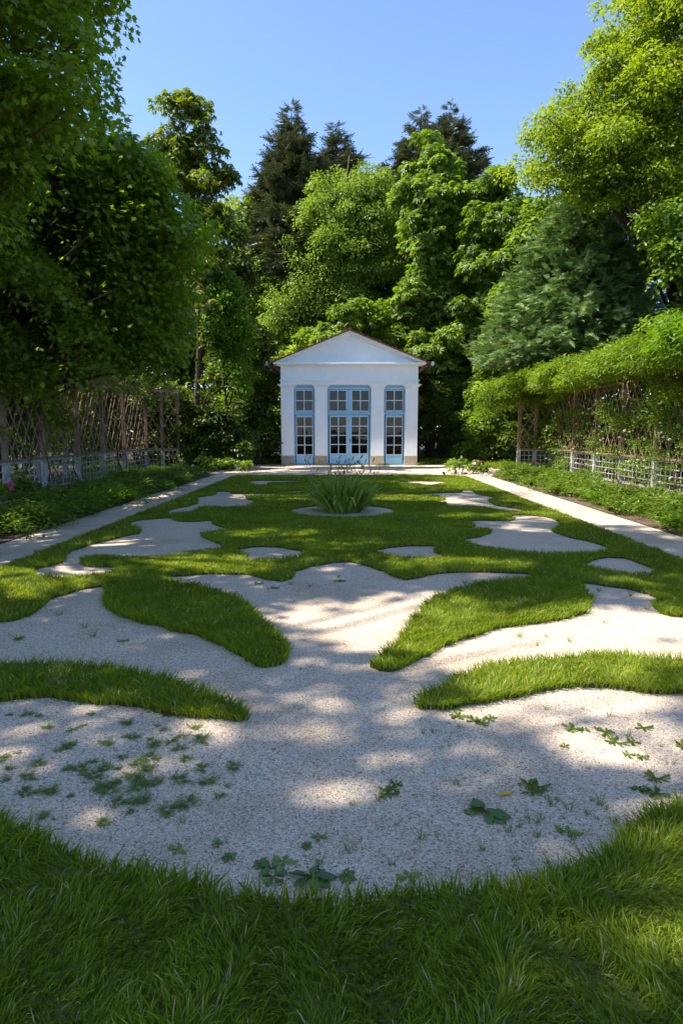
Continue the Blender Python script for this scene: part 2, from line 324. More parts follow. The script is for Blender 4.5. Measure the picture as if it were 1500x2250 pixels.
# sunlit patches on the ground (openings are cut in the canopies to put sun here)
LIT = [gnd_ for gnd_ in [[tuple(gnd(*p)) for p in P2(s)] for s in (
 "560,1325 640,1312 740,1318 830,1300 900,1288 960,1292 1010,1310 1120,1325 1290,1322 1400,1330 1520,1345 1700,1400 1700,1500 1520,1535 1560,1640 1500,1700 1400,1680 1290,1655 1180,1640 1060,1610 990,1590 1010,1550 940,1520 900,1470 830,1450 720,1430 650,1410 590,1370",
 "1330,1880 1450,1740 1700,1700 1750,2290 1400,2300 1350,2100", "1080,1560 1300,1520 1560,1540 1600,1740 1420,1730 1300,1690 1180,1600", "560,1760 700,1740 760,1790 640,1830", "280,1640 420,1620 440,1660 320,1690", "830,1690 980,1680 1010,1730 880,1740",
 "-200,1240 0,1232 90,1236 260,1262 300,1275 200,1300 120,1325 0,1335 -200,1360",
 "160,1200 250,1180 330,1190 300,1205 220,1215 170,1225",
 "330,1230 460,1222 560,1236 640,1246 520,1262 360,1262 250,1240",
 "500,1082 650,1088 820,1086 1000,1092 1060,1108 900,1106 640,1104 480,1100",
 "430,1172 640,1160 760,1168 700,1184 520,1190", "640,1196 820,1186 930,1192 860,1206 700,1210", "900,1140 1010,1128 1080,1132 1000,1146", "1290,1270 1420,1265 1500,1290 1500,1330 1400,1300", "820,1232 1000,1222 1150,1232 1270,1250 1200,1262 980,1258 860,1262",
 "1130,1150 1260,1172 1200,1172 1060,1160",
 "1000,1128 1180,1136 1130,1142 960,1136",
 "230,1118 420,1060 470,1062 330,1112 200,1150",
 "560,1024 700,1026 600,1036 480,1040", "860,1030 1010,1028 1100,1036 960,1040",
 "0,1180 90,1160 180,1140 150,1165 60,1195 0,1215",
 "250,1060 420,1010 520,1012 430,1042 300,1080",
 "900,1000 1100,992 1110,1008 930,1016", "1150,1090 1290,1045 1400,1075 1500,1110 1500,1150 1380,1130",
 "290,1520 330,1510 420,1520 380,1526", "620,1560 820,1500 900,1530 760,1560 660,1580",
 "60,1690 160,1650 200,1660 120,1710")]]
def lit_ground(X, Y):
    m = np.zeros(len(X), bool)
    for p in LIT: m |= inside(X, Y, p)
    return m
def sun_keep(C, soft=.01):  # drops leaves that would shade the chosen patches, right side and young tree
    t = C[:, 2]/S[2]; X = C[:, 0]-S[0]*t; Y = C[:, 1]-S[1]*t
    k = ~lit_ground(X+RS.normal(0, .12, len(X)), Y+RS.normal(0, .16, len(X))) | (RS.rand(len(X)) < soft)
    t2 = (8.2-C[:, 0])/(-S[0]); z = C[:, 2]-S[2]*t2; y = C[:, 1]-S[1]*t2
    k &= ~((z > 3.0) & (y > 9) & (y < 40) & (t2 > 2))
    t3 = (-5.4-C[:, 0])/(-S[0]); z = C[:, 2]-S[2]*t3; y = C[:, 1]-S[1]*t3; k &= ~((z > 2.5) & (z < 9) & (y > 25.5) & (y < 29.5) & (t3 > 1.3))
    return k

def sheet(name, poly, z, mat, holes_=(), skirt=None, kind='structure'):
    loops = [[Vector((x, y, 0)) for x, y in poly]]+[[Vector((x, y, 0)) for x, y in h] for h in holes_]
    flat = [p for l in loops for p in l]; T = tessellate_polygon(loops)
    me = bpy.data.meshes.new(name); V = [(p.x, p.y, z) for p in flat]; Fc = []
    for t in T:
        a, b, c = [flat[i] for i in t]
        Fc.append(t if (b-a).cross(c-a).z > 0 else t[::-1])
    nt_ = len(Fc)
    if skirt is not None:
        o = 0; n = len(V); V += [(p.x, p.y, skirt[0]) for p in flat]
        for l in loops:
            for i in range(len(l)): a, b = o+i, o+(i+1) % len(l); Fc.append((a, b, n+b, n+a))
            o += len(l)
    me.from_pydata(V, [], Fc)
    me.materials.append(mat)
    if skirt is not None:
        me.materials.append(skirt[1])
        for i in range(nt_, len(Fc)): me.polygons[i].material_index = 1
    ob = bpy.data.objects.new(name, me); COL.objects.link(ob); ob['kind'] = kind; return ob
rect = lambda x0, x1, y0, y1: [(x0, y0), (x1, y0), (x1, y1), (x0, y1)]
sheet('ground', rect(-600, 600, -300, 900), -.012, M['soil'])
sheet('gravel_path', rect(-4.95, 5.07, -4, 23.2), 0., M['gravel'])
sheet('gravel_forecourt', [(-6.4, 23.2), (5.6, 23.2), (6.3, 26), (6.0, 31.2), (-5.6, 31.2), (-6.2, 27)], -.002, M['gravel'])
sheet('gravel_side_path', rect(6.85, 7.85, -2, 24.6), -.004, M['gravel'])
sheet('gravel_side_path', rect(-7.85, -6.95, -2, 24.6), -.004, M['gravel'])
sheet('soil_bed', rect(-6.95, -4.95, -2, 23.6), .012, M['mulch']); sheet('soil_bed', rect(5.07, 6.85, -2, 23.6), .012, M['mulch'])
sheet('soil_bed', rect(-9.6, -7.85, -2, 26.5), .008, M['mulch']); sheet('soil_bed', rect(7.85, 9.6, -2, 26.5), .008, M['mulch'])
for i, p in enumerate(LAWNS):
    sheet('lawn', p, .022+.004*i, M['turf'], holes if i == 0 else (), (-.01, M['edge']))

# ------------------------------------------------------------------ grass
def blades(X, Y, Z, H, Wd, near=True, lean=.8, clump=None):
    n = len(X); a = RS.rand(n)*2*math.pi; la = RS.rand(n)*2*math.pi if clump is None else clump+RS.normal(0, .8, n)
    l = H*lean*(.3+RS.rand(n)*1.2); B = np.stack([X, Y, Z], 1); Wv = np.stack([np.cos(a), np.sin(a), 0*a], 1)*Wd[:, None]/2
    L = np.stack([np.cos(la)*l, np.sin(la)*l, 0*l], 1); U = np.zeros((n, 3)); U[:, 2] = H
    lv = [(0, 0, 1), (.4, .14, 1.), (.75, .5, .75)] if near else [(0, 0, 1), (.55, .3, .9)]
    rows = []
    for hz, lz, ww in lv:
        c = B+U*hz+L*lz; rows += [c-Wv*ww, c+Wv*ww]
    rows.append(B+U*(1-.12*RS.rand(n))[:, None]+L)
    V = np.stack(rows, 1); k = V.shape[1]; T = []
    for i in range(len(lv)-1): T += [(2*i, 2*i+1, 2*i+3), (2*i, 2*i+3, 2*i+2)]
    q = 2*(len(lv)-1); T.append((q, q+1, q+2)); T = np.array(T)
    return V.reshape(-1, 3), (T[None]+(np.arange(n)*k)[:, None, None]).reshape(-1, 3), k
def lowf(X, Y): return .5+.5*np.sin(X*1.7+np.sin(Y*1.1)*2)*np.cos(Y*1.9+np.sin(X*2.3)*1.5)
def hifi(X, Y): return .5+.25*np.sin(X*9+np.sin(Y*7)*2)+.25*np.cos(Y*11+np.sin(X*8)*2)
def grass_patch(y0, y1, x0, x1, dn, h, wd, near, mask=None, edge=True):
    n = int((y1-y0)*(x1-x0)*dn); X = RS.uniform(x0, x1, n); Y = RS.uniform(y0, y1, n)
    k = (mask or in_lawn)(X, Y); X, Y = X[k], Y[k]; n = len(X)
    hf = hifi(X, Y); H = h*(.55+.45*RS.rand(n))*(.75+.5*hf); Wd = wd*(.6+.8*RS.rand(n))
    V, T, kk = blades(X, Y, np.full(n, .02), H, Wd, near, clump=hf*9+lowf(X, Y)*5)
    tint = np.clip(RS.normal(.42, .17, n)+.34*(lowf(X, Y)-.5)+.16*(lowf(Y*2.3+4, X*2.1)-.5), 0, .93); dry = RS.rand(n) < .05+.05*(lowf(X*1.7+3, Y*1.7) > .8); tint[dry] = 1.
    return V, T, np.repeat(tint, kk)
def combine(parts):
    Vs, Ts, ts = [], [], []; o = 0
    for V, T, t in parts: Vs.append(V); Ts.append(T+o); ts.append(t); o += len(V)
    return np.concatenate(Vs), np.concatenate(Ts), np.concatenate(ts)
# long blades of grass that lean over the turf's edge
def edge_blades(poly, per_m, h, wd, near, dmax=30):
    X = []; Y = []; O = []; n = len(poly)
    for i in range(n):
        a = np.array(poly[i]); b = np.array(poly[(i+1) % n]); L = np.linalg.norm(b-a)
        if L > 2.5 or L < 1e-6: continue
        m = RS.poisson(L*per_m); t = RS.rand(m)[:, None]; p = a+(b-a)*t+RS.normal(0, .012, (m, 2)); X += list(p[:, 0]); Y += list(p[:, 1])
    X = np.array(X); Y = np.array(Y); k = (Y < dmax) & (Y > .5); X, Y = X[k], Y[k]; n = len(X)
    # outward direction: away from grass
    g = np.zeros((n, 2))
    for a in np.linspace(0, 2*math.pi, 8, endpoint=False):
        o = ~in_lawn(X+.06*math.cos(a), Y+.06*math.sin(a)); g += o[:, None]*np.array([math.cos(a), math.sin(a)])
    ang = np.arctan2(g[:, 1], g[:, 0])
    H = h*(.5+.7*RS.rand(n)); V, T, kk = blades(X, Y, np.full(n, .005), H, wd*(.6+.8*RS.rand(n)), near, .75, ang)
    return V, T, np.repeat(np.clip(RS.normal(.35, .2, n), 0, 1), kk)
parts = [grass_patch(.9, 2.9, -2.6, 2.6, 14000, .07, .0044, True), grass_patch(2.9, 5.2, -3.7, 3.8, 8500, .056, .005, True),
         grass_patch(5.2, 8.5, XL, XR, 5200, .055, .0066, False), grass_patch(8.5, 13, XL, XR, 2900, .05, .010, False),
         grass_patch(13, YF, XL, XR, 1500, .048, .016, False)]
for p in [lawn_main]+holes+LAWNS[1:]:
    parts.append(edge_blades(p, 260, .08, .005, True, 6)); parts.append(edge_blades([q for q in p], 120, .07, .010, False, 23))
V, T, t = combine(parts)
o = link('grass', tri_mesh('grass', V, T, t), M['grass']); tag(o, 'short green lawn grass cut into curling parterre shapes on white gravel', 'grass', kind='stuff')
def meadow(X, Y): return ~((np.abs(X+.0) < 3.7) & (Y < 38)) & ~(inside(X, Y, [(-6.4, 23.2), (5.6, 23.2), (6.3, 26), (6.0, 31.2), (-5.6, 31.2), (-6.2, 27)])) & (np.abs(X) < 11)
V, T, t = grass_patch(25.5, 41, -11, 11, 420, .20, .028, False, meadow)
o = link('meadow_grass', tri_mesh('meadow_grass', V, T, t), M['grass']); tag(o, 'longer grass growing around and behind the white pavilion', 'grass', kind='stuff')

# ------------------------------------------------------------------ pavilion
YB = gnd(767, 1022)[1]
q0 = at(767, 1000, YB); CX = q0[0]; kpx = (at(867, 1000, YB)[0]-CX)/100     # metres per px at the facade
zz = lambda Z: at(767, 690+Z/3.571, YB)[2]                               # heights read off the 3.571x enlargement
xx = lambda X: CX+(X-735)/3.571*kpx
pav = empty('garden_pavilion', (CX, YB, 0)); tag(pav, 'small white classical garden pavilion with pediment and sky blue glazed doors', 'pavilion')
D = 6.2
zP, zCb, zCt, zF, zA, zC0, zC1 = zz(1112), zz(576), zz(551), zz(524), zz(520), zz(405), zz(386)
xl, xr = xx(203), xx(1267)
m = MB(); m.box(xl+.04, xl+.30, YB+.34, YB+D, 0, zC0-.01); m.box(xr-.30, xr-.04, YB+.34, YB+D, 0, zC0-.01); m.box(xl+.301, xr-.301, YB+D-.25, YB+D-.003, 0, zC0-.012)
m.box(xl+.01, xr-.01, YB+.07, YB+.33, zCt+.002, zC0-.015)
m.build('wall', M['plaster'], pav)
bays = [(300, 467), (562, 905), (1003, 1170)]; pil = [(203, 300), (467, 562), (905, 1003), (1170, 1267)]
for a, b in pil:
    x0, x1 = xx(a), xx(b); p = MB().box(x0, x1, YB, YB+.34, zP+.002, zCb-.002).build('pilaster', M['plaster'], pav, .006)
    c = MB(); e = [.01, .04, .08, .125]; hh = (zCt-zCb)/4
    c.box(x0-.015, x1+.015, YB-.015, YB+.30, zCb-.11, zCb-.075)
    for i in range(4): c.box(x0-e[i]-.01, x1+e[i]+.01, YB-e[i]-.01, YB+.3+i*.003, zCb+hh*i+(.001 if i else 0), zCb+hh*(i+1))
    c.build('capital', M['trim'], p); MB().box(x0-.012, x1+.012, YB-.02, YB+.33, -.03, zP).build('plinth', M['stone'], p, .01)
# lintels with canted corners over the openings
l = MB()
for a, b in bays:
    x0, x1 = xx(a)+.002, xx(b)-.002; z0 = zz(580); c = .14
    l.prism([(x0, zCt-.001), (x0, z0), (x0+.02, z0), (x0+c, zCt-.03), (x1-c, zCt-.03), (x1-.02, z0), (x1, z0), (x1, zCt-.001)], YB+.05, YB+.20)
l.build('lintel', M['trim'], pav)
hb = MB()
for a, b in bays: hb.box(xx(a)+.003, xx(b)-.003, YB+.202, YB+.33, zz(589), zCt+.0)
hb.build('door_frame', M['blue'], pav)
e = MB(); e.box(xl-.01, xr+.01, YB-.03, YB+.30, zCt+.001, zF); e.box(xl-.06, xr+.06, YB-.09, YB+.30, zF+.001, zA+.03)
e.build('architrave', M['trim'], pav, .004); MB().box(xl, xr, YB, YB+.32, zA+.031, zC0-.03).build('frieze', M['plaster'], pav)
cx0, cx1 = xx(152), xx(1323); k = MB()
k.box(xl-.06, xr+.06, YB-.07, YB+.5, zC0-.028, zC0+.005); k.box(cx0+.12, cx1-.12, YB-.14, YB+.5, zC0+.006, zC0+.05); k.box(cx0, cx1, YB-.30, YB+.5, zC0+.051, zC1+.015)
k.build('cornice', M['trim'], pav, .005)
zap = zz(135); zin = zz(168); hw = (cx1-cx0)/2; ins = (xx(1265)-xx(205))/2; mid = (cx0+cx1)/2
MB().prism([(mid-ins-.05, zC1+.016), (mid+ins+.05, zC1+.016), (mid, zin+.06)], YB+.02, YB+.3).build('tympanum', M['plaster'], pav)
rk = MB()
for sg in (-1, 1):
    for (dy, up0, up1) in ((.30, .5, 1.0), (.20, .25, .498), (.08, 0., .248)):
        lo0 = zin+(zap-zin)*up0; hi0 = zin+(zap-zin)*up1
        ex0 = ins+(hw-ins)*up0; ex1 = ins+(hw-ins)*up1
        pts = [(mid+sg*.001, lo0), (mid+sg*ex0, zC1+.017), (mid+sg*ex1, zC1+.017), (mid+sg*.001, hi0)]
        rk.prism(pts, YB-dy, YB+.35-up0*.02)
rk.build('raking_cornice', M['trim'], pav)
rf = MB(); sl = (zap-zC1)/hw; ov = .20; th = .05
for sg in (-1, 1):
    pts = [(mid+sg*.0005, zap+.006), (mid+sg*(hw+ov), zC1-ov*sl+.02), (mid+sg*(hw+ov), zC1-ov*sl+.02+th), (mid+sg*.0005, zap+.006+th)]
    rf.prism(pts, YB-.36, YB+D+.2)
    for i in range(20):                       # tile courses step down the slope
        t0 = (i+.5)/20; x = mid+sg*(hw+ov)*t0; z = zap+.006+th-(zap-zC1+ov*sl)*t0
        rf.box(x-.05, x+.05, YB-.375, YB+D+.21, z-.02, z+.022)
roof = rf.build('roof', M['tile'], pav)
MB().tube([(mid, YB-.38, zap+.06), (mid, YB+D+.2, zap+.06)], [.075, .075], 8).build('ridge_tile', M['tile'], roof)
for sg in (-1, 1):
    x = mid+sg*(hw+ov+.07); z = zC1-ov*sl-.0; g = MB(); pr = [(x-.09, z+.03)]+[(x+.09*math.cos(a), z+.03+.1*math.sin(a)) for a in np.linspace(math.pi, 2*math.pi, 8)][1:]+[(x+.075*math.cos(a), z+.035+.08*math.sin(a)) for a in np.linspace(2*math.pi, math.pi, 8)]
    g.prism(pr, YB-.42, YB+D+.2); g.box(x-.06, x+.06, YB-.43, YB-.40, z-.03, z+.12); g.build('gutter', M['zinc'], pav)
    s_ = MB(); s_.prism([(mid+sg*(hw+ov-.02), zC1-ov*sl+.01), (mid+sg*(ins+.06), zC0-.28), (mid+sg*(ins-.02), zC0-.25), (mid+sg*(hw-.05), zC1-.02)], YB+.36, YB+D); s_.build('eave_board', M['wood'], pav)
# joinery
def frame_rect(m, x0, x1, z0, z1, w_, y0, y1):
    m.box(x0, x0+w_, y0, y1, z0, z1); m.box(x1-w_, x1, y0, y1, z0, z1); m.box(x0+w_+.0005, x1-w_-.0005, y0, y1, z0, z0+w_); m.box(x0+w_+.0005, x1-w_-.0005, y0, y1, z1-w_, z1)
def panes(parent, X0, X1, Z0, Z1, nc, nr, y):
    x0, x1, z0, z1 = xx(X0), xx(X1), zz(Z1), zz(Z0); mu = MB()
    frame_rect(mu, x0-.028, x1+.028, z0-.028, z1+.028, .028, y-.03, y+.02)
    for i in range(1, nc): xm = x0+(x1-x0)*i/nc; mu.box(xm-.017, xm+.017, y-.024, y+.02, z0, z1)
    for j in range(1, nr): zm = z0+(z1-z0)*j/nr; mu.box(x0, x1, y-.021, y+.018, zm-.017, zm+.017)
    mu.build('muntin', M['muntin'], parent); MB().box(x0-.001, x1+.001, y+.002, y+.008, z0, z1).build('pane', M['glass'], parent)
def leaf(name, X0, X1, Z0, Z1, P, nr, panel=None, yb=.13):
    x0, x1, z0, z1 = xx(X0), xx(X1), zz(Z1), zz(Z0); y0, y1 = YB+yb, YB+yb+.05
    px0, px1, pz0, pz1 = xx(P[0])-.028, xx(P[1])+.028, zz(P[3])-.028, zz(P[2])+.028; m = MB()
    m.box(x0, px0, y0, y1, z0, z1); m.box(px1, x1, y0, y1, z0, z1); m.box(px0+.0005, px1-.0005, y0, y1, pz1, z1); m.box(px0+.0005, px1-.0005, y0, y1, z0, pz0)
    o = m.build(name, M['blue'], pav, .004)
    panes(o, P[0], P[1], P[2], P[3], 2, nr, y0+.02)
    if panel:
        q = MB(); a0, a1, b0, b1 = xx(panel[0]), xx(panel[1]), zz(panel[3]), zz(panel[2])
        frame_rect(q, a0, a1, b0, b1, .025, y0-.012, y0-.001); q.box(a0+.07, a1-.07, y0-.015, y0-.001, b0+.06, b1-.06); q.build('door_panel', M['blue'], o, .004)
    return o
for bi, (a, b) in enumerate(bays):
    zb = 1178 if bi == 1 else 1182
    m = MB(); x0, x1 = xx(a)+.004, xx(b)-.004; f0, f1 = YB+.09, YB+.22
    m.box(x0, x0+.05, f0, f1, zz(zb), zz(575)); m.box(x1-.05, x1, f0, f1, zz(zb), zz(575)); m.box(x0+.0505, x1-.0505, f0, f1, zz(588), zz(575))
    m.box(x0+.0505, x1-.0505, f0-.005, f1, zz(788), zz(772)); m.box(x0-.002, x1+.002, f0-.05, f0+.02, zz(779), zz(770))
    m.box(x0+.0505, x1-.0505, f0+.003, f1, zz(zb), zz(zb-6))
    m.build('door_frame', M['blue'], pav, .004)
    if bi != 1:
        d = a-300
        leaf('transom_window', a+16, b-16, 590, 769, (318+d, 447+d, 599, 755), 2)
        leaf('door_leaf', a+16, b-16, 791, zb-7, (323+d, 445+d, 808, 1101), 4, (330+d, 440+d, 1118, 1162))
    else:
        leaf('transom_window', 578, 733.2, 590, 769, (581, 710, 599, 757), 2); leaf('transom_window', 734.8, 889, 590, 769, (757, 886, 599, 757), 2)
        L1 = leaf('door_leaf', 578, 733.2, 791, zb-7, (588, 712, 806, 1095), 4, (592, 706, 1112, 1155)); L2 = leaf('door_leaf', 734.8, 889, 791, zb-7, (753, 878, 806, 1095), 4, (760, 872, 1112, 1155))
        MB().box(xx(728), xx(740), YB+.11, YB+.129, zz(zb-8), zz(592)).build('door_frame', M['blue'], pav, .003)
        h = MB(); x = xx(743); z = zz(990); h.box(x-.02, x+.02, YB+.118, YB+.129, z-.1, z+.06); h.bar((x, YB+.09, z+.02), (x+.11, YB+.09, z+.02), .018, .018); h.bar((x, YB+.13, z+.02), (x, YB+.09, z+.02), .018, .018); h.build('handle', M['metal'], L2)
m = MB().box(xx(560), xx(907), YB-.06, YB+.3, -.02, zz(1182)-.003); m.box(xx(301), xx(466), YB+.02, YB+.3, -.02, zz(1184)); m.box(xx(1004), xx(1169), YB+.02, YB+.3, -.02, zz(1184)); m.build('threshold', M['stone'], pav, .01)
# room inside
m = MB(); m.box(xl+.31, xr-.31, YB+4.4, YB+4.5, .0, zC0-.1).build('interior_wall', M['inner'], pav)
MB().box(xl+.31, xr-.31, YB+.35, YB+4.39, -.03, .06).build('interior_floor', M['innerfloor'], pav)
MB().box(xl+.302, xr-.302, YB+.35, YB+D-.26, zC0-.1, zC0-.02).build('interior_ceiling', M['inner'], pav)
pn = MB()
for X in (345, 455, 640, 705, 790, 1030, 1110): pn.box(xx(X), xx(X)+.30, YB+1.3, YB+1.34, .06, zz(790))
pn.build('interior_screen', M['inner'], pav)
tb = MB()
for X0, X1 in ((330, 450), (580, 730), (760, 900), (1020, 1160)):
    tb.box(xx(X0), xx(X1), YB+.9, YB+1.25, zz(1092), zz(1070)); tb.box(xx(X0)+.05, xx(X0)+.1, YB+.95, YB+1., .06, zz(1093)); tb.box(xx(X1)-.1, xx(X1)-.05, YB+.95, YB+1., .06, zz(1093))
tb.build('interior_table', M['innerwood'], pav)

# ------------------------------------------------------------------ pergolas
def pergola(sg):
    XW = 8.2*sg; side = 'left' if sg < 0 else 'right'
    root = empty('garden_pergola', (XW, 16, 0))
    tag(root, 'weathered brown trellis pergola with diagonal lattice and pale lower grids, left of the lawn' if sg < 0 else 'wooden trellis pergola hung with wisteria and white roses, right of the lawn', 'pergola', 'trellis pergolas along both sides of the garden')
    ys = [2.4, 4.5, 6.6, 8.7, 10.8, 12.9, 15.2, 17.15, 19.3, 21.3, 23.4, 26.0]; HT = 3.15; RZ = .88
    def post(x, y):
        p = MB().box(x-.06, x+.06, y-.06, y+.06, 0, HT).build('post', M['wood'], root, .006)
        MB().box(x-.07, x+.07, y-.07, y+.07, 0, RZ-.03).build('post_base', M['woodgrey'], p, .006)
    pts = [(XW, y) for y in ys]+[(XW-sg*.65, 26.0), (XW-sg*1.3, 26.0)]
    for x, y in pts: post(x, y)
    for y in ys[::1]: post(XW+sg*2.2, y)
    for i in range(len(pts)-1):
        (xa, ya), (xb, yb) = pts[i], pts[i+1]; a = np.array([xa, ya]); b = np.array([xb, yb]); L = np.linalg.norm(b-a); d = (b-a)/L; a = a+d*.07; L -= .14
        P3 = lambda u, z, off=0: (a[0]+d[0]*u-d[1]*off, a[1]+d[1]*u+d[0]*off, z)
        r = MB(); r.bar(P3(0, RZ), P3(L, RZ), .14, .05); r.build('rail', M['wood'], root)
        b_ = MB(); b_.bar(P3(0, .08), P3(L, .08), .05, .06); b_.bar(P3(0, RZ-.06), P3(L, RZ-.06), .05, .05)
        nv = max(3, int(L/.25))
        for j in range(nv+1): u = L*j/nv; b_.bar(P3(u, .1), P3(u, RZ-.08), .012, .028, (d[0], d[1], 0))
        for j in range(1, 4): z = .1+(RZ-.18)*j/4; b_.bar(P3(0, z, .02), P3(L, z, .014), .012, .028)
        b_.build('grid_panel', M['woodgrey'], root)
        lt = MB(); z0, z1 = RZ+.03, HT-.12; Hh = z1-z0; sp = .46; sk_ = Hh*.62
        lt.bar(P3(0, z1), P3(L, z1), .05, .06)
        for sgn, off in ((1, .02), (-1, -.02)):
            u0 = -sk_-(0 if sgn > 0 else .1)
            while u0 < L+sk_:
                ua, ub = (u0, u0+sk_); za, zb = (z0, z1) if sgn > 0 else (z1, z0)
                c0_, c1_ = max(0, ua), min(L, ub)
                if c1_-c0_ > .05:
                    f = lambda u: za+(zb-za)*(u-ua)/(ub-ua)
                    lt.bar(P3(c0_, f(c0_), off), P3(c1_, f(c1_), off), .036, .012, (-d[1], d[0], 0))
                u0 += sp if int(u0*97) % 2 else sp*.62
        lt.build('lattice_panel', M['lath'], root)
    bm = MB()
    for x in (XW, XW+sg*2.2): bm.box(x-.05, x+.05, ys[0]-.2, ys[-1]+.2, HT+.002, HT+.12)
    bm.box(min(XW-sg*1.4, XW-sg*.06), max(XW-sg*1.4, XW-sg*.06), 25.95, 26.05, HT+.002, HT+.11)
    bm.build('beam', M['wood'], root)
    y = ys[0]
    while y < 26.3:
        x0, x1 = sorted((XW-sg*.35, XW+sg*2.5)); MB().box(x0, x1, y-.03, y+.03, HT+.122, HT+.24).build('rafter', M['wood'], root); y += 1.05
    return root
pergola(-1); pergola(1)

# ------------------------------------------------------------------ vegetation makers
def foliage(name, C, Rr, n_per, tp, size, mat, parent=None, sq=.6, up=.55, filt=False, outer=None, droop=0., origin=None, label=None, cdir=None, var=.28):
    """C: clump centres (m,3), Rr: radii (m,), n_per: leaves per clump"""
    m = len(C); cnt = np.maximum(3, (n_per*(Rr/np.mean(Rr))**2*RS.uniform(.7, 1.3, m)).astype(int)); idx = np.repeat(np.arange(m), cnt); n = len(idx)
    D_ = nrm(RS.normal(0, 1, (n, 3))); D_[:, 2] = np.where(RS.rand(n) < .7, np.abs(D_[:, 2]), D_[:, 2])
    rr = Rr[idx]*(.35+.75*RS.rand(n)**.7); P = C[idx]+D_*rr[:, None]*np.array([1, 1, sq])
    P[:, 2] -= droop*np.hypot(D_[:, 0], D_[:, 1])*rr
    Nn = nrm(D_*(1-up)+np.array([0, 0, up])+RS.normal(0, .35, (n, 3))); U = nrm(D_+RS.normal(0, .5, (n, 3))+np.array([0, 0, -.3*droop]))
    if filt:
        k = sun_keep(P); P, Nn, U, idx = P[k], Nn[k], U[k], idx[k]; n = len(P)
    Sz = size*RS.uniform(.65, 1.25, n); ct = RS.normal(0, .14, m)
    V, T, kk = inst(TP[tp], P, U, Nn, Sz); tint = np.clip(RS.normal(.45, var*.6, n)+ct[idx], 0, 1)
    return link(name, tri_mesh(name, V, T, np.repeat(tint, kk)), M[mat], parent, origin=origin)
def tree(name, label, cat, Y, rows, tp, size, mat, clumps, n_per, rc=1., trunk=None, dy=.75, filt=False, sq=.6, up=.5, droop=.2, shell=.45, tr=.28, group=None, base=None, holes_=0., flat=1., front=.6):
    """rows: (py, pxl, pxr) crown outline at depth Y"""
    W = []
    for py, a, b in rows:
        p, q = at(a, py, Y), at(b, py, Y); W.append((p[2], (p[0]+q[0])/2, (q[0]-p[0])/2))
    W.sort(); W = np.array(W); z0, z1 = W[0, 0], W[-1, 0]
    zs = np.linspace(z0, z1, 200); hwz = np.interp(zs, W[:, 0], W[:, 2]); cxz = np.interp(zs, W[:, 0], W[:, 1]); mx = hwz.max()
    pr = (hwz+.5)**.8; pr /= pr.sum(); nn = clumps*5; iz = RS.choice(200, nn, p=pr)
    r_ = shell+(1-shell)*RS.rand(nn)**.6; th = RS.rand(nn)*2*math.pi
    back = (np.sin(th) > 0) & (RS.rand(nn) < front); th[back] *= -1                         # denser on the garden side
    Rr = rc*RS.uniform(.5, 1.35, nn); ph = RS.rand(4)*6.28; zq = zs[iz]; k_ = 3/(mx+1)
    Rr = np.minimum(Rr, .35+hwz[iz]*.6)
    lob = .95+.14*np.sin(2*th+zq*1.1*k_+ph[0])+.12*np.sin(4*th-zq*2.1*k_+ph[1])+.08*np.sin(zq*3.7+ph[2]+th)
    hwz_ = np.maximum(hwz[iz]*lob, .05)
    C = np.stack([cxz[iz]+np.cos(th)*hwz_*r_, Y+np.sin(th)*np.minimum(hwz_, mx)*dy*r_, zs[iz]], 1)
    px_, py_, d_ = proj(C); rp = Rr*F/d_*.72; R_ = np.array(sorted(rows), float)               # keep to the crown's uneven outline
    qy = np.arange(R_[0, 0], R_[-1, 0]+1, max(14, 900/Y)); ql = np.interp(qy, R_[:, 0], R_[:, 1]); qr = np.interp(qy, R_[:, 0], R_[:, 2]); am = np.minimum((qr-ql)*.16, 1300/Y)
    ql = ql+RS.uniform(-.35, 1, len(qy))*am; qr = qr-RS.uniform(-.35, 1, len(qy))*am
    ok = (px_-rp > np.interp(py_, qy, ql)) & (px_+rp < np.interp(py_, qy, qr)) & (py_-rp*.7 > R_[0, 0]-4)
    spr = (~ok) & (RS.rand(nn) < .10) & (px_ > np.interp(py_, qy, ql)-12) & (px_ < np.interp(py_, qy, qr)+12) & (py_ > R_[0, 0]+6); Rr[spr] *= .5; ok |= spr
    gap = np.sin(C[:, 0]*1.5+ph[3])+np.sin(C[:, 1]*1.3+ph[2]*2)+np.sin(C[:, 2]*1.8+ph[1]*3); ok &= gap > -1.25
    ok = np.where(ok)[0]; K = max(26, clumps//9); mj = C[ok[:K]]; un = ok[K:K+clumps//4]
    sg_ = float(np.clip(mx*.20, .45, 1.35)); kid = mj[RS.randint(0, len(mj), clumps*3)]+RS.normal(0, 1, (clumps*3, 3))*np.array([sg_, sg_, sg_*.5])
    Rk = rc*RS.uniform(.4, 1.15, len(kid)); kx, ky, kd = proj(kid); kr = Rk*F/kd*.6
    kk_ = (kx-kr > np.interp(ky, qy, ql)-14) & (kx+kr < np.interp(ky, qy, qr)+14) & (ky-kr*.7 > R_[0, 0]-8)
    kid = kid[kk_][:clumps-len(un)]; Rk = Rk[kk_][:clumps-len(un)]
    C = np.concatenate([C[un], kid]); Rr = np.concatenate([Rr[un], Rk]); clumps = len(C)
    bx_, by_ = (base if base is not None else (float(np.interp(z0, W[:, 0], W[:, 1])), Y))
    root = empty(name, (bx_, by_, 0)); tag(root, label, cat, group)
    m = MB(); tx = float(cxz[-1]); H = z1*.97; nb = 7; tp_ = []
    for i in range(nb):
        t_ = i/(nb-1); z = H*t_; xc = bx_+(float(np.interp(z, zs, cxz))-bx_)*min(1, t_*1.2) if z > z0 else bx_+(cxz[0]-bx_)*t_
        tp_.append((xc+.15*math.sin(5*t_+bx_), by_+(Y-by_)*t_+.15*math.cos(4*t_+bx_), z))
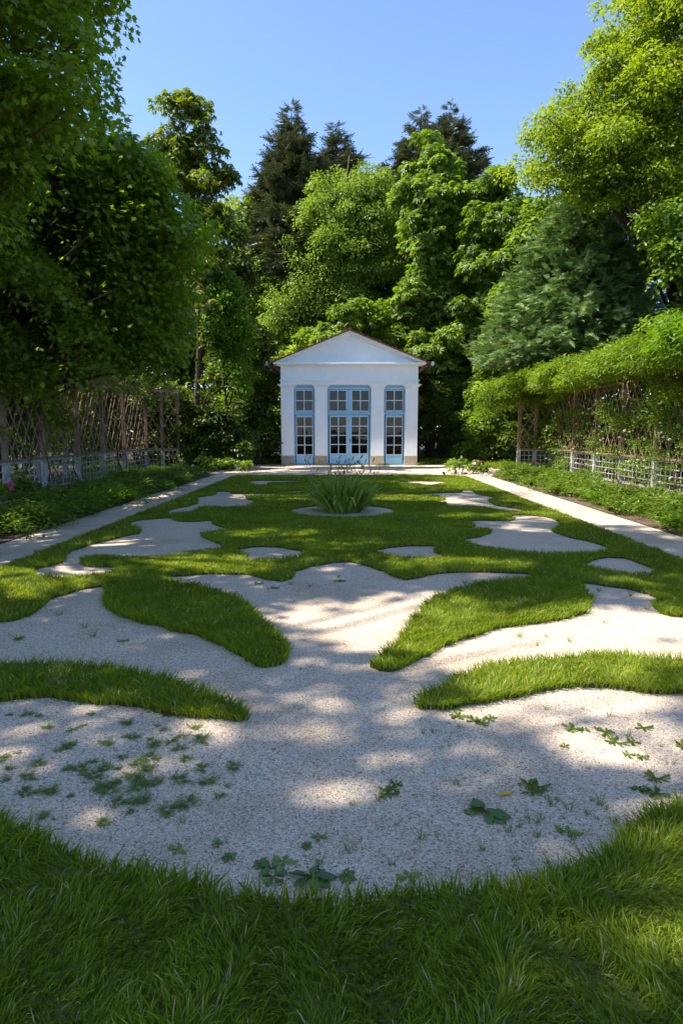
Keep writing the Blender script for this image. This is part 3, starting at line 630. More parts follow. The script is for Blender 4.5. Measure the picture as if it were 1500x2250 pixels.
    m.tube(tp_, [tr*(1-.9*i/(nb-1)) for i in range(nb)], 9)
    zc = [p[2] for p in tp_]; sel = range(0, clumps, 1 if clumps < 160 else 2)
    for i in sel:
        c = C[i]; zb = max(.12*H, c[2]-.25*np.hypot(c[0]-tx, c[1]-Y)-.6-.1*H*random.random()); zb = min(zb, H*.93)
        bx1 = np.interp(zb, zc, [p[0] for p in tp_]); by1 = np.interp(zb, zc, [p[1] for p in tp_]); L = math.dist((bx1, by1, zb), c)
        r0 = min(tr*.4, .02+.012*L)*(1-.6*zb/H)+.01
        if filt and not sun_keep(c[None])[0]: continue
        mid_ = ((bx1+c[0])/2, (by1+c[1])/2, (zb+c[2])/2+.08*L); m.tube([(bx1, by1, zb), mid_, tuple(c)], [r0, r0*.65, r0*.25], 5)
    m.build('trunk', M['bark'], root, smooth=True)
    foliage('crown', C, Rr, n_per, tp, size, mat, root, sq, up, filt, droop=droop)
    return root
def conifer(name, label, Y, top, base_py, half_px, levels, per, size, mat, droopb=.25, tr=.22, irregular=.2, nspr=7, group=None, low=None):
    T_ = at(top[0], top[1], Y); B_ = at(top[0], base_py, Y); hw_ = (at(top[0]+half_px, base_py, Y)[0]-T_[0]); z1 = T_[2]; z0 = max(.3, B_[2])
    root = empty(name, (T_[0], Y, 0)); tag(root, label, 'tree', group)
    m = MB().tube([(T_[0], Y, -.1), (T_[0], Y, z1*.5), (T_[0], Y, z1)], [tr, tr*.6, .02], 8); Cs = []; Us = []; Ns = []; Sz = []
    for i in range(levels):
        f = (i+.3)/levels; z = z1-(z1-z0)*f; Rz = hw_*(f**.85)*(1+.0*f)
        nb = int(per*(.35+.65*f))+3
        for j in range(nb):
            a = 2*math.pi*(j+RS.rand())/nb; L = max(.25, Rz*RS.uniform(1-irregular*1.6, 1+irregular*.5)); zz_ = z+RS.uniform(-.5, .5)*(z1-z0)/levels
            da = np.array([math.cos(a), math.sin(a), 0]); tip = np.array([T_[0], Y, zz_])+da*L+np.array([0, 0, -droopb*L+.10*L])
            if L > .8: m.tube([(T_[0], Y, zz_), tuple((np.array([T_[0], Y, zz_])+tip)/2+np.array([0, 0, -.04*L])), tuple(tip)], [.03+.008*L, .03, .01], 4)
            ns = max(2, int(nspr*L/1.5))
            for k in range(ns):
                s = .25+.75*(k+RS.rand())/ns; p = np.array([T_[0], Y, zz_])+da*L*s+np.array([0, 0, -droopb*L*s+.10*L*s*s]); side = RS.choice([-1, 1])*RS.uniform(.1, 1.)
                u = da*math.cos(side)+np.array([-da[1], da[0], 0])*math.sin(side)+np.array([0, 0, RS.uniform(-.35, .35)])
                Cs.append(p+RS.normal(0, .08, 3)); Us.append(u); Ns.append(np.array([0, 0, 1])+RS.normal(0, .45, 3)); Sz.append(size*RS.uniform(.6, 1.25)*min(1, .55+L*.3))
    m.build('trunk', M['bark'], root, smooth=True)
    C = np.array(Cs); V, T, kk = inst(TP['needle'], C, np.array(Us), nrm(np.array(Ns)), np.array(Sz)); V += 0
    tint = np.repeat(np.clip(RS.normal(.48, .3, len(C)), 0, 1), kk); me = tri_mesh('crown', V, T, tint); link('crown', me, M[mat], root)
    return root

# --- trees on the left
tree('maple_tree', 'big dark green maple reaching in from the upper left corner of the photo', 'tree', 12.,
     [(-420, -500, 60), (-250, -600, 180), (-60, -650, 290), (40, -650, 312), (130, -650, 322), (200, -650, 300), (260, -600, 250), (330, -600, 200), (430, -500, 120), (520, -450, 60)],
     'maple', .125, 'maple', 380, 230, .9, filt=True, base=(-8.6, 12.5), tr=.32, dy=.8, front=.5)
tree('maple_tree', 'dense dark maple bulging over the left trellis, below the corner maple', 'tree', 17.5,
     [(250, 60, 190), (300, -100, 310), (345, -200, 405), (385, -300, 398), (420, -300, 470), (470, -300, 440), (520, -300, 505), (590, -300, 450), (640, -300, 485), (695, -300, 415), (745, -300, 430), (785, -300, 340)],
     'maple', .14, 'maple', 640, 230, .95, filt=True, base=(-9.6, 17.5), tr=.34, dy=.55)
tree('walnut_tree', 'slender open tree rising against the sky between dark maple and fir', 'tree', 27,
     [(192, 350, 430), (240, 335, 480), (290, 330, 495), (340, 320, 490), (380, 340, 530), (430, 350, 525), (480, 380, 500), (560, 390, 500), (700, 390, 500), (900, 390, 480)],
     'chest', .22, 'walnut', 300, 26, .5, tr=.16, sq=.5, droop=.3, filt=True, base=(at(412, 500, 27)[0], 27), shell=.15)
tree('young_ash', 'bright yellow green upright young tree left of the pavilion', 'tree', 27.5,
     [(590, 470, 500), (640, 440, 535), (700, 430, 560), (760, 440, 560), (820, 440, 550), (880, 450, 540), (930, 470, 520)], 'leaf', .13, 'bright', 190, 170, .5, tr=.09, sq=1., up=.3, shell=.2, filt=True)
tree('ivy_clad_tree', 'narrow dark ivy covered tree behind the bright young tree', 'tree', 31,
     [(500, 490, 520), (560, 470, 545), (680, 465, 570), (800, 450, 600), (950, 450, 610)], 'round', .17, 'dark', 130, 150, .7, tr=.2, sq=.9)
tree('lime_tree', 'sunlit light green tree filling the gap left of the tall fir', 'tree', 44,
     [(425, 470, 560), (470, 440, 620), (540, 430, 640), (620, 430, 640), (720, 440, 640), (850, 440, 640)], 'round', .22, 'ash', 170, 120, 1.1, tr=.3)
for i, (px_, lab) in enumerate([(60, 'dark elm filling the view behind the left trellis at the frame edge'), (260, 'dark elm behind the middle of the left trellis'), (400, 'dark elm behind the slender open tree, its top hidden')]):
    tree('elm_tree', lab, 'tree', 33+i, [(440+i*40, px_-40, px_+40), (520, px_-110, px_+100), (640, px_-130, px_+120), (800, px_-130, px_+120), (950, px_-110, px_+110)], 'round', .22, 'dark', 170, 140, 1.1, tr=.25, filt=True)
# --- conifers behind
conifer('fir_tree', 'tall dark fir, its broken tip above the trees left of the pavilion roof', 43, (640, 232), 640, 150, 30, 15, .85, 'fir', -.05, .3, .35, 17, 'dark firs on the skyline')
conifer('fir_tree', 'lower dark fir close to the right of the tallest fir', 45, (738, 274), 600, 140, 20, 14, .85, 'fir', -.05, .25, .35, 17, 'dark firs on the skyline')
conifer('fir_tree', 'dark fir behind the chestnut, left one of the pair on the right skyline', 46, (925, 245), 600, 150, 22, 14, .85, 'fir', -.05, .25, .35, 17, 'dark firs on the skyline')
conifer('fir_tree', 'dark fir behind the chestnut, right one of the pair on the right skyline', 47, (988, 236), 600, 150, 22, 14, .85, 'fir', -.05, .25, .35, 17, 'dark firs on the skyline')
# --- trees behind the pavilion
tree('locust_tree', 'broad light green locust tree directly behind the pavilion roof', 'tree', 40.5,
     [(320, 765, 815), (350, 690, 840), (400, 665, 872), (460, 640, 880), (520, 622, 885), (580, 590, 885), (640, 575, 880), (700, 575, 860), (740, 600, 840), (800, 600, 800)],
     'leaf', .16, 'locust', 460, 230, .95, tr=.35, sq=.75, droop=.4, base=(at(775, 700, 40.5)[0], 40.5), shell=.4, dy=.55)
tree('chestnut_tree', 'tall horse chestnut standing behind the right half of the pavilion', 'tree', 36.8,
     [(296, 905, 955), (340, 875, 1010), (380, 868, 1025), (430, 850, 1035), (500, 845, 1060), (600, 840, 1080), (700, 845, 1080), (800, 850, 1070), (930, 850, 1050)],
     'chest', .27, 'chestnut', 460, 74, .78, tr=.3, sq=.65, up=.5, droop=.2, shell=.35)
tree('chestnut_tree', 'lower horse chestnut between the pavilion chestnut and the spruce', 'tree', 34.6,
     [(368, 1070, 1105), (400, 1050, 1140), (430, 1020, 1172), (480, 995, 1190), (560, 985, 1210), (680, 1005, 1200), (800, 1000, 1190), (940, 1000, 1180)],
     'chest', .27, 'chestnut', 460, 74, .78, tr=.3, sq=.65, up=.5, droop=.2, shell=.35)
tree('beech_tree', 'green leafy tree with drooping twigs just left of the blue green spruce', 'tree', 32,
     [(425, 1150, 1230), (480, 1130, 1250), (560, 1110, 1250), (660, 1080, 1240), (740, 1060, 1200), (820, 1035, 1180), (900, 1030, 1150), (960, 1050, 1140)],
     'leaf', .26, 'chestnut', 230, 130, .8, tr=.2, sq=.6, up=.55, droop=.3)
tree('linden_tree', 'shaded leafy tree behind the pavilion, under the locust crown', 'tree', 35.8,
     [(650, 760, 880), (700, 720, 930), (760, 640, 960), (820, 600, 980), (900, 600, 960), (970, 600, 960)], 'chest', .30, 'chestnut', 170, 60, .8, tr=.2, sq=.5, up=.7, dy=.25)
tree('lime_tree', 'light green tree filling the gap between the two chestnuts', 'tree', 43.5,
     [(430, 960, 1060), (480, 900, 1190), (560, 860, 1260), (680, 860, 1280), (800, 860, 1280), (940, 860, 1280)], 'round', .2, 'chestnut', 260, 130, 1.1, tr=.25)
tree('lime_tree', 'light green tree filling the gap below the tall fir, left of the locust', 'tree', 42.5,
     [(500, 560, 640), (560, 530, 680), (650, 520, 720), (760, 520, 720), (940, 520, 720)], 'round', .2, 'locust', 200, 130, 1.1, tr=.25)
tree('elm_tree', 'dark elm closing the gaps behind the locust crown', 'tree', 47,
     [(430, 680, 860), (500, 560, 940), (600, 520, 960), (720, 520, 960), (940, 540, 940)], 'round', .26, 'chestnut', 380, 120, 1.2, tr=.25, shell=.1, dy=.3)
# --- right side
conifer('spruce_tree', 'broad blue green spruce on the right, behind the wisteria pergola', 28, (1288, 335), 815, 212, 46, 28, .36, 'spruce', .04, .25, .22, 26)
tree('ash_tree', 'huge bright yellow green ash towering over the right side', 'tree', 24.5,
     [(-300, 1380, 1900), (-150, 1360, 1950), (0, 1305, 1950), (80, 1265, 1950), (150, 1235, 1950), (210, 1185, 1900), (270, 1140, 1850), (320, 1115, 1800), (360, 1115, 1750), (395, 1160, 1700), (430, 1280, 1650), (480, 1360, 1640), (540, 1420, 1620)],
     'leaf', .145, 'ash', 880, 230, .75, tr=.36, sq=.6, droop=.45, base=(at(1475, 560, 24.5)[0], 24.5), dy=.5, shell=.3)
tree('hornbeam_tree', 'dark leafy tree at the right edge below the ash crown', 'tree', 22.5,
     [(420, 1400, 1480), (480, 1410, 1600), (560, 1425, 1650), (640, 1420, 1700), (720, 1430, 1700), (800, 1400, 1700), (900, 1350, 1700), (980, 1350, 1700)],
     'leaf', .2, 'chestnut', 240, 130, .75, tr=.2, sq=.6, dy=.5)

# --- trees outside the frame on the left, added and shaped to shade the garden
RS_keep = RS; RS = np.random.RandomState(5)
for i, (x, y, z0, z1, r_, nc) in enumerate([(-10.5, 1.0, 3.2, 20, 5.2, 235), (-10.5, 7.5, 3.6, 20, 5.0, 230), (-13, -5, 4, 17, 5.5, 110), (-13, 13.5, 7, 22, 5.0, 230), (-16, 20.5, 10, 24, 5.5, 200)]):
    th = RS.rand(nc)*2*math.pi; rr = r_*np.sqrt(RS.rand(nc)); z = RS.uniform(z0, z1, nc); f = np.sqrt(np.clip(1-((z-(z0+z1)/2)/((z1-z0)/2))**2, .15, 1))
    C = np.stack([x+np.cos(th)*rr*f, y+np.sin(th)*rr*f, z], 1); pa, pb, _d = proj(C); C = C[(C[:, 1] < 2) & (C[:, 0] < -3.2) | (C[:, 1] >= 2) & ((pa < -120) | (pb < -150) | (pa < 150) & (pb < 150))]
    root = empty('maple_tree', (x, y, 0)); tag(root, ['tall unseen maple added for shade, left of the foreground lawn', 'unseen maple added for shade, nearest the big corner maple', 'unseen maple added for shade, behind the viewer on the left', 'very tall unseen maple added for shade beyond the left trellis, just outside the frame', 'very tall unseen maple added for shade, further back beyond the left trellis'][i], 'tree')
    m = MB().tube([(x, y, -.1), (x+.2, y, z1*.4), (x-.1, y+.2, z1*.9)], [.35, .25, .06], 9)
    for c in C[::3]:
        zb = max(2.5, c[2]*.6); m.tube([(x, y, zb), tuple((np.array([x, y, zb])+c)/2+[0, 0, .3]), tuple(c)], [.08, .05, .02], 5)
    m.build('trunk', M['bark'], root, smooth=True); foliage('crown', C, RS.uniform(.7, 1.4, len(C)), 74, 'maple', .25, 'maple', root, .6, .5, True)

RS = RS_keep
# --- undergrowth and far wood
shrubs = []
def shrub(label, px, Y, h, w_, mat, tp='leaf', size=.15, nc=45, npc=110, name='shrub', d=1., group='dark shrubs under the trees', filt=False, rc=.42):
    x = at(px, 950, Y)[0]; th = RS.rand(nc)*2*math.pi; z = h*RS.rand(nc)**.8*.9+.1; f = np.sqrt(np.clip(1-(z/h*.95)**2.2, .08, 1)); r_ = w_*np.sqrt(RS.rand(nc))*f
    C = np.stack([x+np.cos(th)*r_, Y+np.sin(th)*r_*d, z], 1); root = empty(name, (x, Y, 0)); tag(root, label, 'shrub', group)
    m = MB()
    for c in C[::3]: m.tube([(x+.1*(c[0]-x), Y, 0), ((x+c[0])/2, (Y+c[1])/2, c[2]*.6), tuple(c)], [.035, .025, .01], 4)
    m.build('stem', M['bark'], root); foliage('foliage', C, RS.uniform(.7, 1.3, nc)*rc*(h/3)**.5, npc, tp, size, mat, root, .7, .5, filt, droop=.2)
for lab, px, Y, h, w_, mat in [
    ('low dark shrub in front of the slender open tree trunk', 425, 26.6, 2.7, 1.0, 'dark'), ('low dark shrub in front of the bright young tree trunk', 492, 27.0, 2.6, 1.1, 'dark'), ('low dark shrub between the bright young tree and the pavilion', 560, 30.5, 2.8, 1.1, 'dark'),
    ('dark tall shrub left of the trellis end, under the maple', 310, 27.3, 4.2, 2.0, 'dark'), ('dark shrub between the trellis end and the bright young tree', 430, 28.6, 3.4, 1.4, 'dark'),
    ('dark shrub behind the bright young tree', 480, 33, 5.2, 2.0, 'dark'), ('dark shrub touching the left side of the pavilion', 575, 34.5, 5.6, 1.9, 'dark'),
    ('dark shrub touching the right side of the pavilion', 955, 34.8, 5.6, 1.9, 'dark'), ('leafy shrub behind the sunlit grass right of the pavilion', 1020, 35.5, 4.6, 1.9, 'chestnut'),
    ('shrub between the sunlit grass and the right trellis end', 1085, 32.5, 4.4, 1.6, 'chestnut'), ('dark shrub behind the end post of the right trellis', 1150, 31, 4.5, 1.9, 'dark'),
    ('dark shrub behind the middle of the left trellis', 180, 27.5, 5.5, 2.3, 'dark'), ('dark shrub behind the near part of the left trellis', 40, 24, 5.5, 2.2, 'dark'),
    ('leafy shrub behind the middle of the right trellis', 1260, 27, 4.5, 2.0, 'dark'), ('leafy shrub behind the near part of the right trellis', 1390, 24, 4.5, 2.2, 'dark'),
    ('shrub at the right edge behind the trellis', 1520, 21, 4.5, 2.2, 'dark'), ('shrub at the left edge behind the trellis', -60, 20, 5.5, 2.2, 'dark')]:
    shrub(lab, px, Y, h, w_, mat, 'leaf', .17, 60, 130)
nc = 900; X = RS.uniform(-45, 50, nc); Yw = 52+RS.uniform(-3, 6, nc); Zw = RS.rand(nc)**.8*(9+2.5*np.sin(X*.35))
foliage('far_wood', np.stack([X, Yw, Zw], 1), RS.uniform(1.2, 2.4, nc), 100, 'round', .45, 'dark', None, .8, .5)
tag(bpy.data.objects['far_wood'], 'dark wood closing the view behind all the garden trees', 'wood', kind='stuff')

# --- climbers on the pergolas
def climber(name, label, sg, y0, y1, zlo, zhi, n, mat, tp, size, npc, hang=0., off=(-.5, 2.4), rc=.35, filt=False, cat='climbing plant', flowers=0, group=None, up=.6, droop=.5):
    X = 8.2*sg+sg*RS.uniform(off[0], off[1], n); Yc_ = RS.uniform(y0, y1, n); Z = RS.uniform(zlo, zhi, n)
    k = RS.rand(n) < hang; X[k] = 8.2*sg-sg*RS.uniform(-.1, .45, k.sum()); Z[k] = zlo-RS.rand(k.sum())**1.5*1.3
    C = np.stack([X, Yc_, Z], 1); yb = (y0+y1)/2; root = empty(name, (8.2*sg, yb, 0)); tag(root, label, cat, group)
    m = MB()
    for q in range(max(2, int((y1-y0)/1.6))):
        y = y0+.4+(y1-y0-.6)*RS.rand(); x = 8.2*sg-sg*.08
        pts = [(x+.06*math.sin(3*j+q), y+.25*math.sin(1.3*j+q*2), min(zhi, 3.3)*j/7) for j in range(8)]; m.tube(pts, [.018-.0015*j for j in range(8)], 5)
    m.build('stem', M['bark'], root, smooth=True); foliage('foliage', C, RS.uniform(.7, 1.3, n)*rc, npc, tp, size, mat, root, .6, up, True, droop=droop)
    return root
for y0, y1, lab, mt in [(2.5, 9, 'wisteria over the right pergola nearest the viewer, outside the frame', 'wisteria'), (9, 14.6, 'bright yellow green wisteria at the right edge on top of the pergola', 'bright'), (14.6, 20, 'green wisteria roof on the middle of the right pergola', 'wisteria'), (20, 26.6, 'green wisteria over the far end of the right pergola', 'wisteria')]:
    climber('wisteria_vine', lab, 1, y0, y1, 3.25, 3.95, int((y1-y0)*36), mt, 'thin', .15, 210, .04, (-1.45, 2.4), .38, group='wisteria on the right pergola')
for y0, y1, lab in [(4, 14.6, 'dark creeper at the left edge on top of the trellis'), (14.6, 19.6, 'green creeper hanging over the near bays of the left trellis'), (19.6, 25.4, 'thin brown green creeper on the far top of the left trellis')]:
    climber('creeper_vine', lab, -1, y0, y1, 2.95, 3.5, int((y1-y0)*46), 'walnut', 'leaf', .12, 85 if y0 < 19 else 60, .13 if y0 < 19 else .2, (-.35, 2.3), .36, group='creepers on the left trellis')

C = np.stack([RS.uniform(5.4, 8.4, 85), RS.uniform(25.4, 27.4, 85), RS.uniform(2.8, 3.9, 85)], 1)
C[:, 2] -= np.maximum(0, 6.6-C[:, 0])*.55
wv = empty('wisteria_vine', (6.9, 26.2, 0)); tag(wv, 'wisteria tip trailing over the end panel of the right pergola', 'climbing plant', 'wisteria on the right pergola')
MB().tube([(6.95, 26.15, 0), (6.9, 26.2, 1.6), (7.1, 26.2, 3.2)], [.03, .025, .02], 5).build('stem', M['bark'], wv); foliage('foliage', C, RS.uniform(.3, .5, 85), 200, 'thin', .15, 'wisteria', wv, .6, .6, droop=.5)
# --- flowers
def bloom_mesh(r_, n=26, name='bloom'):
    D_ = nrm(RS.normal(0, 1, (n, 3))); D_[:, 2] = np.abs(D_[:, 2])*.9+.05; P = D_*r_*.35
    V, T, k = inst(TP['round'], P, nrm(D_+np.array([0, 0, .8])), nrm(D_+RS.normal(0, .3, (n, 3))), np.full(n, r_)); return tri_mesh(name, V, T, np.repeat(RS.rand(n), k))
BL = {k: bloom_mesh(1., 30) for k in ('petal_w', 'petal_p', 'petal_r')}
for k in BL: BL[k].materials.append(M[k])
def bloom(k, parent, p, r_):
    o = bpy.data.objects.new('bloom', BL[k]); COL.objects.link(o); o.parent = parent; o.location = Vector(p)-parent.location; o.scale = (r_,)*3; o.rotation_euler = (RS.uniform(-.6, .6), RS.uniform(-.6, .6), RS.rand()*6); return o
def rose(label, sg, y0, y1, zt, n, mat, cols, nb, size=.055, npc=70, group=None, lo_=.15):
    r = climber('climbing_rose', label, sg, y0, y1, lo_, zt, n, mat, 'leaf', size, npc, 0, (-.38, .05), .26, cat='climbing rose', group=group, up=.35, droop=.1)
    for i in range(nb): bloom(cols[i % len(cols)], r, (8.2*sg-sg*RS.uniform(.2, .5), RS.uniform(y0, y1), RS.uniform(lo_+.2, zt)), RS.uniform(.03, .055))
rose('climbing rose with white blooms on the right trellis bays nearest the frame edge', 1, 12.6, 17.4, 2.6, 110, 'herb', ['petal_w'], 34, .055, 80)
rose('climbing rose with small white blooms in the middle bays of the right trellis', 1, 17.4, 21.6, 2.5, 85, 'chestnut', ['petal_w'], 24, .06, 60)
rose('thin dark climbing rose on the far bays of the right trellis', 1, 21.6, 25.8, 2.4, 50, 'chestnut', ['petal_w', 'petal_w', 'petal_p'], 16, .07, 55)
rose('climbing rose with pink and white blooms on the left trellis base', -1, 17, 20.5, 1.5, 22, 'chestnut', ['petal_w', 'petal_w', 'petal_p'], 9, .06, 32)
rose('sparse rose with a deep pink bloom on the pale grids further along the left trellis', -1, 20.5, 24, 1.3, 20, 'chestnut', ['petal_p', 'petal_w'], 6, .06, 32)

def plant_mesh(kind):
    if kind == 'bushy':
        nc = 15; C = np.stack([RS.normal(0, .13, nc), RS.normal(0, .13, nc), RS.uniform(.06, .30, nc)], 1); idx = np.repeat(np.arange(nc), 46); tp, s, r_ = 'leaf', .05, .14
    elif kind == 'upright':
        nc = 24; C = np.stack([RS.normal(0, .12, nc), RS.normal(0, .12, nc), RS.uniform(.06, .46, nc)], 1); idx = np.repeat(np.arange(nc), 34); tp, s, r_ = 'thin', .075, .10
    elif kind == 'broad':
        nc = 12; C = np.stack([RS.normal(0, .11, nc), RS.normal(0, .11, nc), RS.uniform(.05, .26, nc)], 1); idx = np.repeat(np.arange(nc), 20); tp, s, r_ = 'round', .085, .13
    n = len(idx); D_ = nrm(RS.normal(0, 1, (n, 3))); P = C[idx]+D_*r_*RS.rand(n)[:, None]; P[:, 2] = np.abs(P[:, 2])
    Nn = nrm(np.array([0, 0, .7])+RS.normal(0, .5, (n, 3))); U = nrm(D_+np.array([0, 0, .3]))
    V, T, k = inst(TP[tp], P, U, Nn, s*RS.uniform(.6, 1.3, n)); t = np.repeat(np.clip(RS.normal(.5, .2, n)+RS.normal(0, .1, nc)[idx], 0, 1), k)
    # stems
    sv = []; st = []
    for c in C:
        b0 = len(sv)+len(V); sv += [np.array([.004, 0, 0.]), np.array([-.004, 0, 0.]), c+[.003, 0, 0], c-[.003, 0, 0]]; st += [(b0, b0+1, b0+2), (b0, b0+2, b0+3)]
    return tri_mesh(kind+'_plant', np.concatenate([V, sv]), np.concatenate([T, st]), np.concatenate([t, np.full(len(sv), .3)]))
PR = {k: [plant_mesh(k) for _ in range(3)] for k in ('bushy', 'upright', 'broad')}
PB = [plant_mesh('bushy') for _ in range(2)]
for k in PR:
    for m_ in PR[k]: m_.materials.append(M['herb'])
for m_ in PB: m_.materials.append(M['bright'])
def border(x0, x1, side, n):
    pts = []
    for i in range(n*8):
        y = 3.+20.3*RS.rand()**.8; x = RS.uniform(x0+.15, x1-.05)
        if all((x-a)**2+(y-b)**2 > .25**2 for a, b in pts): pts.append((x, y))
        if len(pts) >= n: break
    for x, y in pts:
        r_ = RS.rand(); z = 'bushy' if r_ < .5 else ('upright' if r_ < .8 else 'broad'); br = RS.rand() < .17
        me = random.choice(PB) if br else random.choice(PR[z])
        o = bpy.data.objects.new('border_plant', me); COL.objects.link(o); o.location = (x, y, .01); sc = RS.uniform(.8, 1.4); o.scale = (sc*1.3, sc*1.3, sc*RS.uniform(.55, .95)); o.rotation_euler = (0, 0, RS.rand()*6)
        lab = {'bushy': 'low bushy green perennial', 'upright': 'upright narrow leaved green perennial', 'broad': 'low broad leaved green perennial'}[z]
        if br: lab = 'low yellow green bushy perennial'
        dd = 'near end' if y < 10 else ('near half' if y < 14 else ('far half' if y < 18.5 else 'far end')); ee = 'beside the gravel path' if abs(x) < 5.6 else ('on the trellis side' if abs(x) > 6.3 else 'in the middle row')
        tag(o, '%s %s, %s of the %s flower border' % (lab, ee, dd, side), 'plant', ('yellow green' if br else z)+' perennials in the %s flower border' % side)
border(-6.95, -5.0, 'left', 140); border(5.15, 6.85, 'right', 125)
# tufts and rosettes behind the right border
def tuft_mesh(n, h, wd, lean, spread=.06):
    X = RS.normal(0, spread, n); Y = RS.normal(0, spread, n); V, T, k = blades(X, Y, np.zeros(n), h*RS.uniform(.5, 1.1, n), wd*RS.uniform(.6, 1.3, n), True, lean, np.arctan2(Y, X))
    return tri_mesh('tuft', V, T, np.repeat(np.clip(RS.normal(.6, .15, n), 0, .93), k))
def place(name, me, p, sc, label, cat='plant', group=None, rz=None, z=0.):
    o = bpy.data.objects.new(name, me); COL.objects.link(o); o.location = (p[0], p[1], z); o.scale = (sc,)*3; o.rotation_euler = (0, 0, RS.rand()*6 if rz is None else rz); tag(o, label, cat, group); return o
tm = tuft_mesh(40, .6, .02, .45); tm.materials.append(M['bright']); place('tall_grass', tm, gnd(1302, 1068), 1.2, 'tall pale grass clump beside the narrow path by the right trellis')
tm2 = tuft_mesh(30, .45, .022, .6); tm2.materials.append(M['herb']); place('tall_grass', tm2, gnd(40, 1170), 1., 'grassy clump in front of the left flower border')
# peonies
def peony(label, px, py, w_, blooms, name='peony_bush'):
    c = gnd(px, py); root = empty(name, (c[0], c[1], 0)); tag(root, label, 'shrub'); nc = 16
    C = np.stack([c[0]+RS.uniform(-w_, w_, nc), c[1]+RS.uniform(-.5, .6, nc), RS.uniform(.1, .48, nc)], 1)
    foliage('foliage', C, RS.uniform(.18, .3, nc), 60, 'leaf', .14, 'chestnut', root, .6, .5)
    for (bx1, by1, k, z, r_) in blooms: g = gnd(bx1, by1, z); bloom(k, root, (g[0], g[1], z), r_)
W_, Pk, Cr = 'petal_w', 'petal_p', 'petal_r'
peony('dark leaved peony bush with drooping white and crimson blooms at the right border corner', 1050, 1040, 1.1,
      [(975+i*9.5+RS.uniform(-3, 3), 1040+RS.uniform(-5, 3), [W_, W_, W_, Cr, W_, Pk][i % 6] if i % 5 else Cr, .06, .085) for i in range(13)]+[(1045, 1020, Cr, .45, .09), (1060, 1017, Cr, .5, .08), (1042, 1021, W_, .45, .09), (1068, 1046, W_, .08, .11), (1056, 1047, W_, .07, .1), (1078, 1048, W_, .07, .1), (1093, 1036, W_, .2, .09), (1170, 1020, Cr, .5, .09)])
peony('peony bush with a few white blooms at the far end of the left border', 490, 1036, .9, [(521, 1026, W_, .3, .09), (520, 1034, W_, .15, .08), (488, 1039, W_, .1, .09), (398, 1014, W_, .5, .08), (380, 1008, Pk, .6, .08), (424, 1024, W_, .4, .06)])
peony('rose bush with pink blooms at the left frame edge', 20, 1092, .4, [(24, 1062, Pk, .45, .07), (28, 1068, Pk, .4, .06), (18, 1068, Pk, .4, .06), (26, 1076, Pk, .32, .06), (24, 1078, Pk, .3, .06)], 'rose_bush')
sb = place('low_weed_clump', PR['bushy'][0], gnd(840, 1024), 1., 'low green weeds at the foot of the pavilion right of its door', 'plant'); sb.scale = (1.4, .7, .35)
sb = place('low_weed_clump', PR['bushy'][1], gnd(925, 1022), 1., 'low green weeds beside the right corner of the pavilion', 'plant'); sb.scale = (1.4, .8, .5)

# ------------------------------------------------------------------ iris clump in the round bed
ir = empty('iris_clump', (c0[0], c0[1], 0)); tag(ir, 'large clump of sword leaved irises with dry seed stalks in the round gravel bed', 'plant')
def iris_leaves(n):
    Vs = []; Ts = []; ts = []; o = 0; segs = 9
    for i in range(n):
        a = RS.rand()*6.283; out = RS.rand()**.7; b = np.array([math.cos(a), math.sin(a), 0])*out*.36; d = np.array([math.cos(a+RS.normal(0, .35)), math.sin(a+RS.normal(0, .35)), 0])
        L = RS.uniform(.55, .92); th = .12+out*RS.uniform(.35, 1.0); bend = RS.uniform(.0, .9) if RS.rand() < .62 else RS.uniform(1.2, 2.8); wd = RS.uniform(.024, .042); yaw = RS.normal(0, .6)
        side = np.array([-d[1], d[0], 0])*math.cos(yaw)+d*math.sin(yaw); p = b.copy(); t0 = RS.rand() if RS.rand() > .06 else 1.
        for j in range(segs+1):
            s = j/segs; w_ = wd*(1-s**2.5)*(.8+.4*min(1, s*3)); Vs += [p-side*w_, p+side*w_]; ts += [t0*.9+.0]*2
            ang = th+bend*max(0, s-.45)*2*1.; p = p+(d*math.sin(ang)+np.array([0, 0, 1])*math.cos(ang))*L/segs
            if p[2] < .01: p[2] = .012
            if j < segs: q = o+2*j; Ts += [(q, q+1, q+3), (q, q+3, q+2)]
        o += 2*(segs+1)
    return tri_mesh('leaves', np.array(Vs)+np.array([c0[0], c0[1], .0]), Ts, np.array(ts))
link('leaves', iris_leaves(330), M['iris'], ir)
for i in range(24):
    a = RS.rand()*6.283; r_ = .45*RS.rand()**.6; x = c0[0]+r_*math.cos(a)*1.2; y = c0[1]+r_*math.sin(a); H = RS.uniform(.8, 1.15); lx = RS.normal(0, .1)+r_*.3*math.cos(a); m = MB()
    m.tube([(x, y, .1), (x+lx*.5, y, H*.6), (x+lx, y, H)], [.005, .004, .003], 5)
    for j in range(random.choice((2, 3, 3))):
        z = H-.11*j; s = (z-.1)/H; px_ = x+lx*s; dx = .03*(-1)**j
        m.tube([(px_, y, z-.03), (px_+dx, y, z), (px_+dx*1.2, y, z+.03), (px_+dx*1.1, y, z+.05)], [.004, .012, .011, .003], 6)
    m.build('seed_stalk', M['seed'], ir, smooth=True)

